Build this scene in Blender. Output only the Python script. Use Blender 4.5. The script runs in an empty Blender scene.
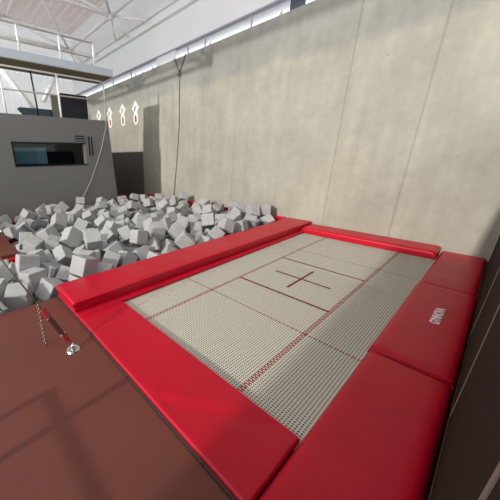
import bpy, bmesh, math, random
from mathutils import Vector, Matrix, Quaternion, noise

C = bpy.context.scene.collection
SC = bpy.context.scene
PI = math.pi

# ------------------------------------------------------------------ materials
def srgb(r, g, b):
    f = lambda c: c / 12.92 if c <= .04045 else ((c + .055) / 1.055) ** 2.4
    return (f(r / 255), f(g / 255), f(b / 255), 1)

def mat(name, col, rough=.6, metal=0., spec=.5, var=0., vscale=6., bump=0., bscale=40., coords='Object'):
    m = bpy.data.materials.new(name); m.use_nodes = True
    nt = m.node_tree; p = nt.nodes['Principled BSDF']
    p.inputs['Base Color'].default_value = col
    p.inputs['Roughness'].default_value = rough
    p.inputs['Metallic'].default_value = metal
    p.inputs['Specular IOR Level'].default_value = spec
    tc = nt.nodes.new('ShaderNodeTexCoord')
    if var:
        n = nt.nodes.new('ShaderNodeTexNoise'); n.inputs['Scale'].default_value = vscale; n.inputs['Detail'].default_value = 5
        nt.links.new(tc.outputs[coords], n.inputs['Vector'])
        r = nt.nodes.new('ShaderNodeMapRange')
        r.inputs['From Min'].default_value = .3; r.inputs['From Max'].default_value = .7
        r.inputs['To Min'].default_value = 1 - var; r.inputs['To Max'].default_value = 1 + var
        nt.links.new(n.outputs['Fac'], r.inputs['Value'])
        x = nt.nodes.new('ShaderNodeMix'); x.data_type = 'RGBA'; x.blend_type = 'MULTIPLY'; x.inputs['Factor'].default_value = 1
        x.inputs['A'].default_value = col
        nt.links.new(r.outputs['Result'], x.inputs['B'])
        nt.links.new(x.outputs['Result'], p.inputs['Base Color'])
    if bump:
        n = nt.nodes.new('ShaderNodeTexNoise'); n.inputs['Scale'].default_value = bscale; n.inputs['Detail'].default_value = 3
        nt.links.new(tc.outputs[coords], n.inputs['Vector'])
        b = nt.nodes.new('ShaderNodeBump'); b.inputs['Strength'].default_value = bump; b.inputs['Distance'].default_value = .02
        nt.links.new(n.outputs['Fac'], b.inputs['Height']); nt.links.new(b.outputs['Normal'], p.inputs['Normal'])
    return m

def concrete():
    m = mat('board_marked_concrete', srgb(180, 174, 152), rough=.85, spec=.2)
    nt = m.node_tree; p = nt.nodes['Principled BSDF']; L = nt.links
    tc = nt.nodes.new('ShaderNodeTexCoord')
    def noise_(scale, sx=1, sz=1, detail=6):
        mp = nt.nodes.new('ShaderNodeMapping'); mp.inputs['Scale'].default_value = (sx, 1, sz)
        L.new(tc.outputs['Object'], mp.inputs['Vector'])
        n = nt.nodes.new('ShaderNodeTexNoise'); n.inputs['Scale'].default_value = scale; n.inputs['Detail'].default_value = detail
        n.inputs['Roughness'].default_value = .6
        L.new(mp.outputs['Vector'], n.inputs['Vector']); return n.outputs['Fac']
    def rng(v, a, b, c, d):
        r = nt.nodes.new('ShaderNodeMapRange')
        for k, x in zip(('From Min', 'From Max', 'To Min', 'To Max'), (a, b, c, d)): r.inputs[k].default_value = x
        L.new(v, r.inputs['Value']); return r.outputs['Result']
    def mul(a, b):
        x = nt.nodes.new('ShaderNodeMath'); x.operation = 'MULTIPLY'; L.new(a, x.inputs[0]); L.new(b, x.inputs[1]); return x.outputs[0]
    f = mul(rng(noise_(1.0), .3, .7, .86, 1.10), rng(noise_(1.6, 3.0, .35), .3, .7, .91, 1.07))
    f = mul(f, rng(noise_(7, 1, 1), .3, .7, .94, 1.05))
    # formwork joints: narrow dark vertical lines
    sp = nt.nodes.new('ShaderNodeSeparateXYZ'); L.new(tc.outputs['Object'], sp.inputs[0])
    w = nt.nodes.new('ShaderNodeTexNoise'); w.inputs['Scale'].default_value = 1.5; L.new(tc.outputs['Object'], w.inputs['Vector'])
    for x0, k in ((-.84, .8), (.27, .8), (-3.22, .88), (-1.95, .93), (-4.4, .94), (-5.6, .93)):
        s = nt.nodes.new('ShaderNodeMath'); s.operation = 'SUBTRACT'; s.inputs[1].default_value = x0; L.new(sp.outputs['X'], s.inputs[0])
        a = nt.nodes.new('ShaderNodeMath'); a.operation = 'ABSOLUTE'; L.new(s.outputs[0], a.inputs[0])
        f = mul(f, rng(a.outputs[0], .006, .022, k, 1.0))
    # upper wall's faint shade as a greyer band in the colour, wavering lower edge
    e = nt.nodes.new('ShaderNodeMath'); e.operation = 'MULTIPLY_ADD'; e.inputs[1].default_value = .5; L.new(w.outputs['Fac'], e.inputs[0]); L.new(sp.outputs['Z'], e.inputs[2])
    g = rng(e.outputs[0], 3.45, 3.62, 0, 1)
    mx = nt.nodes.new('ShaderNodeMix'); mx.data_type = 'RGBA'
    mx.inputs['A'].default_value = CONC_A; mx.inputs['B'].default_value = CONC_B
    L.new(g, mx.inputs['Factor'])
    x = nt.nodes.new('ShaderNodeMix'); x.data_type = 'RGBA'; x.blend_type = 'MULTIPLY'; x.inputs['Factor'].default_value = 1
    L.new(mx.outputs['Result'], x.inputs['A']); L.new(f, x.inputs['B'])
    L.new(x.outputs['Result'], p.inputs['Base Color'])
    b = nt.nodes.new('ShaderNodeBump'); b.inputs['Strength'].default_value = .04; b.inputs['Distance'].default_value = .02
    L.new(f, b.inputs['Height']); L.new(b.outputs['Normal'], p.inputs['Normal'])
    return m

def glass(name, tint=(1, 1, 1, 1), refl=.08):
    m = bpy.data.materials.new(name); m.use_nodes = True; nt = m.node_tree
    nt.nodes.remove(nt.nodes['Principled BSDF'])
    t = nt.nodes.new('ShaderNodeBsdfTransparent'); t.inputs['Color'].default_value = tint
    g = nt.nodes.new('ShaderNodeBsdfGlossy'); g.inputs['Roughness'].default_value = .02
    mx = nt.nodes.new('ShaderNodeMixShader'); mx.inputs[0].default_value = refl
    nt.links.new(t.outputs[0], mx.inputs[1]); nt.links.new(g.outputs[0], mx.inputs[2])
    nt.links.new(mx.outputs[0], nt.nodes['Material Output'].inputs[0]); return m

def sheet(name, col, tr):
    m = bpy.data.materials.new(name); m.use_nodes = True; nt = m.node_tree; p = nt.nodes['Principled BSDF']
    p.inputs['Base Color'].default_value = col; p.inputs['Roughness'].default_value = .7; p.inputs['Specular IOR Level'].default_value = .2
    t = nt.nodes.new('ShaderNodeBsdfTranslucent'); t.inputs['Color'].default_value = col
    mx = nt.nodes.new('ShaderNodeMixShader'); mx.inputs[0].default_value = tr
    nt.links.new(p.outputs[0], mx.inputs[1]); nt.links.new(t.outputs[0], mx.inputs[2])
    nt.links.new(mx.outputs[0], nt.nodes['Material Output'].inputs[0]); return m

CONC_A = (.335, .318, .262, 1)
CONC_B = (.27, .265, .238, 1)
M = dict(
    concrete=concrete(),
    red=mat('red_vinyl', (.43, .0025, .016, 1), rough=.36, spec=.28, var=.06, vscale=3, bump=.12, bscale=9),
    red_seam=mat('red_vinyl_seam', (.33, .003, .012, 1), rough=.5, spec=.3),
    brown=mat('red_brown_sport_floor', (.125, .034, .022, 1), rough=.62, spec=.3, var=.07, vscale=1.4, bump=.05, bscale=120),
    edge=mat('dark_floor_edge', (.035, .028, .024, 1), rough=.6),
    pitwall=mat('dark_pit_lining', (.03, .026, .022, 1), rough=.9),
    foam=mat('grey_foam', (.34, .336, .325, 1), rough=.9, spec=.15, var=.05, vscale=9, bump=.35, bscale=14),
    foam_dark=mat('blue_grey_foam', (.11, .115, .125, 1), rough=.9, spec=.15, var=.05, vscale=9, bump=.35, bscale=14),
    web=mat('off_white_webbing', (.55, .52, .43, 1), rough=.8, spec=.2),
    web_red=mat('red_webbing', (.28, .035, .03, 1), rough=.8, spec=.2),
    tape_red=mat('dark_red_tape', (.15, .02, .022, 1), rough=.75, spec=.2),
    steel=mat('galvanised_steel', (.45, .45, .45, 1), rough=.4, metal=.9),
    chrome=mat('polished_steel', (.75, .74, .72, 1), rough=.16, metal=1.),
    hook_red=mat('red_painted_steel', (.26, .008, .010, 1), rough=.35),
    black=mat('black_rubber', (.012, .011, .011, 1), rough=.6),
    cabin=mat('grey_cabin_paint', (.168, .163, .153, 1), rough=.75, spec=.25, var=.04, vscale=1.2),
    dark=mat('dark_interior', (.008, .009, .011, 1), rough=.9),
    teal=mat('slate_blue_board', (.065, .125, .155, 1), rough=.6),
    teal_light=mat('pale_slate_board', (.10, .17, .20, 1), rough=.6),
    reveal=mat('pale_reveal', (.22, .21, .19, 1), rough=.8),
    slab=mat('pale_blue_grey_steel', (.50, .55, .59, 1), rough=.5, spec=.4, var=.05, vscale=2),
    soffit=mat('olive_brown_soffit', (.22, .18, .11, 1), rough=.8),
    rail=mat('pale_grey_rail', (.52, .49, .44, 1), rough=.45, spec=.5),
    white=mat('white_paint', (.90, .89, .88, 1), rough=.6, spec=.3),
    beam=mat('white_girder_paint', (.88, .89, .88, 1), rough=.6, spec=.3, var=.02, vscale=1),
    lilac=mat('lilac_grey_soffit', (.52, .48, .56, 1), rough=.7),
    roof=sheet('translucent_roof_sheet', (.78, .70, .68, 1), .08),
    cladding=sheet('translucent_ribbed_cladding', (.80, .81, .80, 1), .22),
    column=mat('dark_blue_grey_column', (.05, .07, .10, 1), rough=.5),
    partition=mat('dark_brown_panel', (.031, .022, .018, 1), rough=.8, spec=.05, var=.08, vscale=2),
    strip=mat('grey_brown_strip', (.2, .155, .13, 1), rough=.5),
    board=mat('black_board', (.010, .011, .016, 1), rough=.5, spec=.3),
    sofa=mat('dark_teal_mat', (.045, .075, .085, 1), rough=.6),
    post=mat('grey_olive_post', (.17, .155, .125, 1), rough=.7),
    rope=mat('grey_rope', (.25, .235, .20, 1), rough=.8),
    rope_dark=mat('dark_cable', (.14, .12, .10, 1), rough=.6),
    sign=mat('white_sign', (.72, .72, .68, 1), rough=.5),
    sign_red=mat('dark_red_print', (.30, .07, .06, 1), rough=.5),
    sign_grey=mat('grey_print', (.35, .34, .34, 1), rough=.5),
    print_white=mat('white_print', (.85, .75, .74, 1), rough=.6),
    glass=glass('clear_glass', (.8, .85, .87, 1), .015),
    sky_glass=glass('clerestory_glass', (.97, .98, 1, 1), .04),
)

# ------------------------------------------------------------------ geometry helpers
def box(bm, lo, hi, rot=None, mi=0):
    lo = Vector(lo); hi = Vector(hi); c = (lo + hi) / 2; d = hi - lo
    mt = Matrix.Translation(c) @ (rot.to_4x4() if rot else Matrix()) @ Matrix.Diagonal((*d, 1))
    r = bmesh.ops.create_cube(bm, size=1, matrix=mt)
    fs = {f for v in r['verts'] for f in v.link_faces}
    for f in fs: f.material_index = mi
    return r['verts']

def bevel(bm, w, seg=2):
    bmesh.ops.bevel(bm, geom=bm.edges[:], offset=w, segments=seg, affect='EDGES', profile=.5)

def tube(bm, pts, r, seg=8, cap=True, mi=0):
    pts = [Vector(p) for p in pts]; rings = []
    up = None
    for i, p in enumerate(pts):
        if i == 0: t = pts[1] - pts[0]
        elif i == len(pts) - 1: t = pts[-1] - pts[-2]
        else: t = (pts[i + 1] - p).normalized() + (p - pts[i - 1]).normalized()
        t.normalize()
        if up is None:
            up = Vector((0, 0, 1)) if abs(t.z) < .9 else Vector((1, 0, 0))
        n = (up - t * up.dot(t)).normalized(); up = n; b = t.cross(n)
        rr = r[i] if isinstance(r, (list, tuple)) else r
        rings.append([bm.verts.new(p + rr * (math.cos(2 * PI * k / seg) * n + math.sin(2 * PI * k / seg) * b)) for k in range(seg)])
    for a, c in zip(rings, rings[1:]):
        for k in range(seg):
            f = bm.faces.new((a[k], a[(k + 1) % seg], c[(k + 1) % seg], c[k])); f.smooth = True; f.material_index = mi
    if cap:
        bm.faces.new(rings[0][::-1]).material_index = mi; bm.faces.new(rings[-1]).material_index = mi

def ring(bm, c, n, R, r, seg=16, s2=6, sx=1.):
    n = Vector(n).normalized(); a = n.orthogonal().normalized(); b = n.cross(a); c = Vector(c); rs = []
    for i in range(seg):
        t = 2 * PI * i / seg; d = a * math.cos(t) * sx + b * math.sin(t)
        rs.append([bm.verts.new(c + d * R + r * (math.cos(2 * PI * k / s2) * d.normalized() + math.sin(2 * PI * k / s2) * n)) for k in range(s2)])
    for i in range(seg):
        p, q = rs[i], rs[(i + 1) % seg]
        for k in range(s2):
            bm.faces.new((p[k], q[k], q[(k + 1) % s2], p[(k + 1) % s2])).smooth = True

def disc(bm, c, axis, R, depth, seg=20, R2=None):
    z = Vector(axis).normalized(); q = z.to_track_quat('Z', 'Y').to_matrix().to_4x4()
    bmesh.ops.create_cone(bm, cap_ends=True, segments=seg, radius1=R, radius2=R if R2 is None else R2, depth=depth, matrix=Matrix.Translation(c) @ q)

def obj(name, bm, m, parent=None, smooth=False):
    bmesh.ops.recalc_face_normals(bm, faces=bm.faces[:])
    me = bpy.data.meshes.new(name); bm.to_mesh(me); bm.free()
    for x in (m if isinstance(m, (list, tuple)) else [m]): me.materials.append(x)
    if smooth:
        for p in me.polygons: p.use_smooth = True
    o = bpy.data.objects.new(name, me); C.objects.link(o)
    if parent is not None:
        o.parent = parent
        o.matrix_parent_inverse = Matrix.Translation(-parent.location) @ Matrix() if parent.type == 'EMPTY' else Matrix()
    return o

def tag(o, label=None, cat=None, group=None, kind=None):
    if label: o['label'] = label
    if cat: o['category'] = cat
    if group: o['group'] = group
    if kind: o['kind'] = kind
    return o

def thing(name, label, cat, loc=(0, 0, 0), group=None):
    o = bpy.data.objects.new(name, None); C.objects.link(o); o.location = loc; o.empty_display_size = .1
    return tag(o, label, cat, group)

def bx(name, lo, hi, m, parent=None, bv=0., seg=2):
    bm = bmesh.new(); box(bm, lo, hi)
    if bv: bevel(bm, bv, seg)
    return obj(name, bm, m, parent)

def struct(name, bm, m, label, parent=None):
    o = obj(name, bm, m, parent)
    if parent is None: tag(o, label, None, None, 'structure')
    return o

def pad_mesh(x0, x1, y0, y1, z0, z1, r=.03, amp=.004, step=.05, seed=0, dip=None):
    """soft upholstered slab: rounded top rim, faintly uneven top"""
    bm = bmesh.new()
    def axis(a, b):
        n = max(2, int((b - a) / step)); inner = [a + r + (b - a - 2 * r) * i / n for i in range(n + 1)]
        q = [r * (1 - math.cos(k * PI / 8)) for k in range(4)]
        return [a + t for t in q] + inner + [b - t for t in reversed(q)]
    xs, ys = axis(x0, x1), axis(y0, y1); g = []
    for x in xs:
        row = []
        for y in ys:
            ex = min(x - x0, x1 - x); ey = min(y - y0, y1 - y)
            qx = max(0, r - ex); qy = max(0, r - ey); q = min(r, math.hypot(qx, qy))
            z = z1 - r + math.sqrt(max(0, r * r - q * q))
            k = min(1, min(ex, ey) / .06)
            z += amp * k * noise.noise(Vector((x * 3.1 + seed * 7, y * 3.1, seed))) + .4 * amp * k * noise.noise(Vector((x * 11, y * 11 + seed, 3)))
            if dip: z += dip(x, y) * k
            row.append(bm.verts.new((x, y, z)))
        g.append(row)
    nx, ny = len(xs), len(ys)
    for i in range(nx - 1):
        for j in range(ny - 1):
            bm.faces.new((g[i][j], g[i + 1][j], g[i + 1][j + 1], g[i][j + 1])).smooth = True
    loop = [g[i][0] for i in range(nx)] + [g[-1][j] for j in range(1, ny)] + [g[i][-1] for i in range(nx - 2, -1, -1)] + [g[0][j] for j in range(ny - 2, 0, -1)]
    low = [bm.verts.new((v.co.x, v.co.y, z0)) for v in loop]
    n = len(loop)
    for i in range(n):
        bm.faces.new((loop[i], low[i], low[(i + 1) % n], loop[(i + 1) % n]))
    bm.faces.new(low)
    return bm

# ------------------------------------------------------------------ camera
cam = bpy.data.cameras.new('camera'); co = bpy.data.objects.new('camera', cam); C.objects.link(co)
cam.sensor_width = 36; cam.lens = 265.77 / 500 * 36; cam.shift_x = .16667; cam.clip_start = .02; cam.clip_end = 300
az, pi_, ro = 2.4639, .3404, -.0128
f = Vector((math.cos(pi_) * math.cos(az), math.cos(pi_) * math.sin(az), -math.sin(pi_)))
r = Vector((math.sin(az), -math.cos(az), 0)); u = r.cross(f)
R_ = math.cos(ro) * r + math.sin(ro) * u; U_ = -math.sin(ro) * r + math.cos(ro) * u
co.matrix_world = Matrix(((R_.x, U_.x, -f.x, 1.3201), (R_.y, U_.y, -f.y, -3.2634), (R_.z, U_.z, -f.z, 1.5027), (0, 0, 0, 1)))
SC.camera = co

# ------------------------------------------------------------------ setting: floor, pit, walls, roof
YW = 2.62           # face of the concrete wall
bm = bmesh.new()
box(bm, (-1.55, -7.5, -.12), (4.5, -2.56, 0))              # brown floor the camera stands on
box(bm, (1.47, -2.56, -.12), (4.5, YW, 0))
struct('floor', bm, M['brown'], 'red-brown sports floor beside the trampoline')
bm = bmesh.new()
box(bm, (-9.5, -7.5, -.12), (-3.5, -2.57, 0))
struct('floor', bm, M['brown'], 'red-brown floor on the far left of the foam pit')
bm = bmesh.new()
box(bm, (-13, -2.57, -.12), (-6.2, YW, 0))
struct('floor', bm, M['brown'], 'red-brown floor behind the grey cabin')
bm = bmesh.new()
box(bm, (-6.2, -7.5, -1.0), (4.5, YW, -.9))
struct('floor', bm, M['pitwall'], 'dark floor of the pit under trampoline and foam cubes')
bm = bmesh.new()
box(bm, (-6.0, -4.3, -.56), (-1.58, 2.5, -.51))
struct('floor', bm, M['pitwall'], 'dark bottom of the foam pit')
bm = bmesh.new()
box(bm, (-1.56, -2.575, -.9), (1.47, -2.56, -.004))
box(bm, (-1.575, -7.5, -.9), (-1.55, -2.56, -.004))
struct('trim_1', bm, M['edge'], 'dark edge lining of the brown floor')
bm = bmesh.new()
box(bm, (-1.565, -2.5565, -.02), (1.47, -2.546, .012))
struct('trim_2', bm, M['edge'], 'dark edge strip between brown floor and red pad')

bm = bmesh.new(); box(bm, (-13.2, YW, -1.0), (4.5, 2.95, 4.11))
wall = struct('wall_back', bm, M['concrete'], 'tall pale concrete wall behind the trampoline')
for i, (x, z) in enumerate(((-.34, 2.97), (.84, .66), (-1.51, 2.97), (.81, 1.44))):
    bm = bmesh.new(); disc(bm, (x, YW - .001, z), (0, 1, 0), .016, .004)
    h = obj('tie_hole', bm, M['rope'], wall)

bm = bmesh.new(); box(bm, (-9.8, YW - .02, .0), (-7.30, YW, 1.65))  # thin dark brown sheet laid against the lower wall face
struct('wall_patch', bm, mat('dark_brown_sheet', (.12, .10, .085, 1), .8), 'dark brown sheet low on the concrete wall beside the cabin')
# girder over the clerestory
bm = bmesh.new()
box(bm, (-13, 2.57, 4.335), (5, 2.72, 4.36), mi=1)
box(bm, (-13, 2.57, 4.36), (5, 2.72, 5.10), mi=0)
box(bm, (-13, 2.45, 5.10), (5, 2.72, 5.17), mi=0)
box(bm, (-13, 2.51, 5.17), (5, 2.72, 5.32), mi=0)
box(bm, (-13, 2.42, 5.32), (5, 2.72, 5.40), mi=0)
box(bm, (-13, 2.7, 4.33), (5, 3.0, 6.9), mi=0)
struct('trim_3', bm, [M['beam'], M['lilac']], 'deep white girder above the clerestory glazing')
# clerestory
win = bpy.data.objects.new('window_1', None); C.objects.link(win); win.location = (-5, 2.66, 4.11)
tag(win, 'narrow strip of clerestory glazing between concrete wall and girder', None, None, 'structure')
bx('pane', (-13, 2.660, 4.11), (5, 2.666, 4.335), M['sky_glass'], win)
for x in (-9.2, -5.0, -4.36, -3.0, -7.9):
    bx('mullion', (x - .012, 2.64, 4.11), (x + .012, 2.68, 4.335), M['rail'], win)
bx('panel', (-6.4, 2.63, 4.11), (-5.5, 2.65, 4.335), M['beam'], win)
bx('column', (-2.12, 2.63, 4.11), (-1.83, 2.655, 4.335), M['column'], win)
bm = bmesh.new()
for x, dx in ((-2.72, .25), (-2.2, -.2), (-4.8, .2), (-8.6, .3), (-8.1, -.3), (-7.5, .3)):
    tube(bm, ((x - dx, 3.3, 3.9), (x + dx, 3.3, 4.9)), .03)
obj('outside_brace', bm, M['rail'], win)

# roof sheet with trapezoid ribs running along x
bm = bmesh.new()
y = -4.2; prof = []
while y < 2.9:
    prof += [(y, 6.9), (y + .17, 6.9), (y + .19, 6.82), (y + .27, 6.82), (y + .29, 6.9)]; y += .29
va = [bm.verts.new((-13.2, a, b)) for a, b in prof]; vb = [bm.verts.new((4.5, a, b)) for a, b in prof]
for i in range(len(prof) - 1): bm.faces.new((va[i], vb[i], vb[i + 1], va[i + 1]))
struct('ceiling', bm, M['roof'], 'off-white ribbed roof sheeting above the hall')

# far left wall: ribbed cladding, upright below, level above
bm = bmesh.new()
y = -6.0; prof = []
while y < 3.0:
    prof += [(y, -13.0), (y + .16, -13.0), (y + .175, -13.05), (y + .215, -13.05)]; y += .23
va = [bm.verts.new((b, a, 0)) for a, b in prof]; vb = [bm.verts.new((b, a, 4.95)) for a, b in prof]
for i in range(len(prof) - 1): bm.faces.new((va[i], vb[i], vb[i + 1], va[i + 1]))
z = 4.95; prof = []
while z < 6.95:
    prof += [(z, -13.0), (z + .2, -13.0), (z + .215, -13.05), (z + .255, -13.05)]; z += .27
va = [bm.verts.new((b, -6, a)) for a, b in prof]; vb = [bm.verts.new((b, 3.05, a)) for a, b in prof]
for i in range(len(prof) - 1): bm.faces.new((va[i], vb[i], vb[i + 1], va[i + 1]))
struct('wall_left', bm, M['cladding'], 'white ribbed cladding of the far end wall')

# dark partition on the right
bm = bmesh.new(); box(bm, (1.475, -7.4, -.02), (1.53, YW, 1.8))
wr = struct('wall_right', bm, M['partition'], 'dark brown partition along the right edge of the trampoline')
def strip_on(p0, p1, w, m):
    bm = bmesh.new(); a = Vector((1.473, *p0)); b = Vector((1.473, *p1)); d = (b - a).normalized(); n = Vector((1, 0, 0)).cross(d) * w / 2
    v = [a - n, b - n, b + n, a + n]; t = Vector((.004, 0, 0))
    lo = [bm.verts.new(p - t * .5) for p in v]; hi = [bm.verts.new(p + t * .5) for p in v]
    bm.faces.new(lo); bm.faces.new(hi[::-1])
    for i in range(4): bm.faces.new((lo[i], lo[(i + 1) % 4], hi[(i + 1) % 4], hi[i]))
    return obj('seam_strip', bm, m, wr)
strip_on((-1.21, -.02), (-1.105, .77), .010, M['strip'])
strip_on((-1.105, .77), (-1.05, 1.2), .010, M['strip'])
strip_on((-.01, -.02), (.01, .75), .02, M['strip'])
strip_on((-2.47, .66), (-2.45, 1.0), .03, M['strip'])

# glazed side of the hall, left of the picture, with a solid panel added to block sun
bm = bmesh.new()
for x in (-11.2, 4.2): box(bm, (x - .08, -6.1, 0), (x + .08, -5.95, 6.9))
box(bm, (-13, -4.3, 6.72), (4.5, -4.2, 6.82))
box(bm, (.8, -6.1, 0), (4.5, -5.95, 3.4))
struct('trim_4', bm, M['white'], 'white posts, added sun-blocking panel and eaves beam of the open glazed side')
gr = thing('shadow_rail', 'unseen low grey steel rail behind the camera, added to throw the floor streaks', 'railing', (.8, -4.0, 0))  # unseen rail, added to throw the soft streaks on the brown floor
bm = bmesh.new(); box(bm, (-.235, -4.025, .385), (1.30, -3.995, .415)); obj('top_rail', bm, M['steel'], gr)
for x0, x1, z1 in ((-.25, -.21, .415), (.02, .06, .60), (1.26, 1.30, .385)):
    bm = bmesh.new(); box(bm, (x0, -4.03, 0), (x1, -3.99, z1)); obj('post', bm, M['steel'], gr)
ms = thing('shade_stack', 'unseen stack of dark slabs added to shade the left of the pit', 'shade stack', (-5.4, -4.0, 0))  # unseen stack, added to shade the far left foam cubes
for k in range(4): bx('teal_block', (-5.95, -4.4, .22 * k), (-4.95, -3.6, .22 * k + .215), M['sofa'], ms, .02)

# ------------------------------------------------------------------ trampoline
tr = thing('trampoline', 'in-ground trampoline with off-white woven bed and red markings', 'trampoline', (0, 0, 0))
bm = bmesh.new()
X0, X1, Y0, Y1 = -1.03, 1.03, -2.11, 2.19
P = .0206; W = .0106
nx = int(round((X1 - X0) / P)); ny = int(round((Y1 - Y0) / P))
redx = {i for i in range(nx + 1) if abs(abs(X0 + i * P) - .54) < .0207}
redy = {min(range(ny + 1), key=lambda j: abs(Y0 + j * P - s)) for s in (-1.075, 1.075)}
def ribbon(pts, side, mi):
    prev = None
    for p in pts:
        a = bm.verts.new(p - side); b = bm.verts.new(p + side)
        if prev:
            q = bm.faces.new((prev[0], prev[1], b, a)); q.material_index = mi; q.smooth = True
        prev = (a, b)
for i in range(nx + 1):
    ribbon([Vector((X0 + i * P, Y0 + j * P, .0006 * (-1) ** (i + j))) for j in range(ny + 1)], Vector((W / 2, 0, 0)), 1 if i in redx else 0)
for j in range(ny + 1):
    ribbon([Vector((X0 + i * P, Y0 + j * P, -.0006 * (-1) ** (i + j))) for i in range(nx + 1)], Vector((0, W / 2, 0)), 1 if j in redy else 0)
for s in (-.54, .54): box(bm, (-.54, s - .014, .0016), (.54, s + .014, .0026), mi=2)
box(bm, (-.35, -.014, .0016), (.35, .014, .0026), mi=2)
box(bm, (-.014, -.35, .0028), (.014, .35, .0036), mi=2)
for v in bm.verts: v.co.z -= .005
obj('bed', bm, [M['web'], M['web_red'], M['tape_red']], tr)
bm = bmesh.new()
for lo, hi in (((-1.45, -2.5, -.12), (-1.38, 2.58, -.05)), ((1.36, -2.5, -.12), (1.43, 2.58, -.05)),
               ((-1.45, -2.52, -.12), (1.43, -2.45, -.05)), ((-1.45, 2.5, -.12), (1.43, 2.57, -.05))): box(bm, lo, hi)
obj('frame', bm, M['steel'], tr)
for x in (-1.41, 1.39):
    for y in (-2.4, 2.5): bx('leg', (x - .03, y - .03, -.9), (x + .03, y + .03, -.1), M['steel'], tr)
bm = bmesh.new()   # springs between bed and frame, under the pads
for k in range(40):
    y = Y0 + .05 + k * (Y1 - Y0 - .1) / 39
    tube(bm, ((-1.38, y, -.085), (X0, y, -.022)), .008, 6); tube(bm, ((1.36, y, -.085), (X1, y, -.022)), .008, 6)
for k in range(20):
    x = X0 + .05 + k * (X1 - X0 - .1) / 19
    tube(bm, ((x, -2.45, -.085), (x, Y0, -.022)), .008, 6); tube(bm, ((x, 2.5, -.085), (x, Y1, -.022)), .008, 6)
tag(obj('springs', bm, M['steel'], tr), kind='stuff')

G = 'red pads around the trampoline bed'
def fold(x, y):   # diagonal crease pressed into the end pad
    d = (x - .35) * .62 - (y + 2.38) * .78 if x > .1 else 9
    return .007 * math.exp(-(d / .018) ** 2) - .010 * math.exp(-((d - .09) / .06) ** 2)
def pad(name, args, label, m='red', **k):
    b = pad_mesh(*args, **k); return tag(obj(name, b, M[m]), label, 'mat', G)
pad('frame_pad', (-.962, .972, -2.543, -2.055, .0, .038), 'red end pad between brown floor and trampoline bed', seed=1, dip=fold, step=.03, r=.016)
pad('frame_pad', (.978, 1.455, -3.04, -.932, .0, .052), 'nearest and largest red side pad, plain, in front of the pad with lettering', seed=2, r=.05)
mid = pad('frame_pad', (.974, 1.458, -.928, .858, .0, .066), 'middle red side pad with white lettering', seed=3, r=.05)
pad('frame_pad', (.978, 1.455, .862, 2.60, .002, .052), 'farthest red side pad reaching the concrete wall', seed=4, r=.05)
pad('frame_pad', (-1.02, .965, 2.13, 2.60, .0, .115), 'thick red pad along the concrete wall at the far end of the bed', seed=5, r=.04)
pad('frame_pad', (-1.56, -.965, -2.545, 2.125, .0, .040), 'flat red side pad partly covered by the long raised crash mat', seed=6, r=.016)
# piping on the folded edge of the middle pad
bm = bmesh.new(); tube(bm, [(.985 + .46 * i / 20, -.930 - .003 * math.sin(i / 20 * PI), .060 + .003 * math.sin(i * .9)) for i in range(21)], .008, 6)
obj('piping', bm, M['red'], mid)
# lettering
cu = bpy.data.curves.new('lettering', 'FONT'); cu.body = 'GYMNOVA'; cu.size = .1; cu.extrude = .0006; cu.align_x = 'CENTER'; cu.align_y = 'CENTER'; cu.offset = .004
to = bpy.data.objects.new('lettering_curve', cu); C.objects.link(to); bpy.context.view_layer.update()
me = bpy.data.meshes.new_from_object(to.evaluated_get(bpy.context.evaluated_depsgraph_get())); bpy.data.objects.remove(to)
bb = [v.co.copy() for v in me.vertices]; sx = max(v.x for v in bb) - min(v.x for v in bb); sy = max(v.y for v in bb) - min(v.y for v in bb)
for v in me.vertices:
    a, b, c = v.co.x / sx * .385, v.co.y / sy * .068, v.co.z
    v.co = (1.25 - b, .025 + a, .0695 + c)
me.materials.clear(); me.materials.append(M['print_white'])
lo_ = bpy.data.objects.new('lettering', me); C.objects.link(lo_); lo_.parent = mid; tag(lo_, 'white block lettering')

# long crash mat: two bonded layers
cm = thing('crash_mat', 'long raised red crash mat of two layers between foam pit and bed', 'mat', (-1.3, 0, .045))
obj('lower_layer', pad_mesh(-1.545, -1.035, -2.545, 2.595, .046, .098, r=.016, amp=.0, seed=8), M['red'], cm)
obj('upper_layer', pad_mesh(-1.555, -1.03, -2.555, 2.60, .099, .158, r=.02, amp=.006, seed=9), M['red'], cm)

# red padding round the pit
GP = 'red padding lining the foam pit'
def lining(lo, hi, label):
    bm = bmesh.new(); box(bm, lo, hi); bevel(bm, .02, 2); return tag(obj('pit_padding', bm, M['red']), label, 'padding', GP)
lining((-6.9, 2.50, .0), (-6.2, 2.615, .17), 'red padding at the foot of the concrete wall beside the cabin, in shade')
lining((-6.15, 2.50, -.62), (-1.60, 2.615, .155), 'red padding along the concrete wall side of the foam pit')
lining((-6.14, -2.45, -.62), (-6.02, 2.47, .07), 'red padding at the foot of the grey cabin')
lining((-3.5, -4.3, -.62), (-3.42, -2.60, -.05), 'red padding under the edge of the brown floor on the far left')

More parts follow.
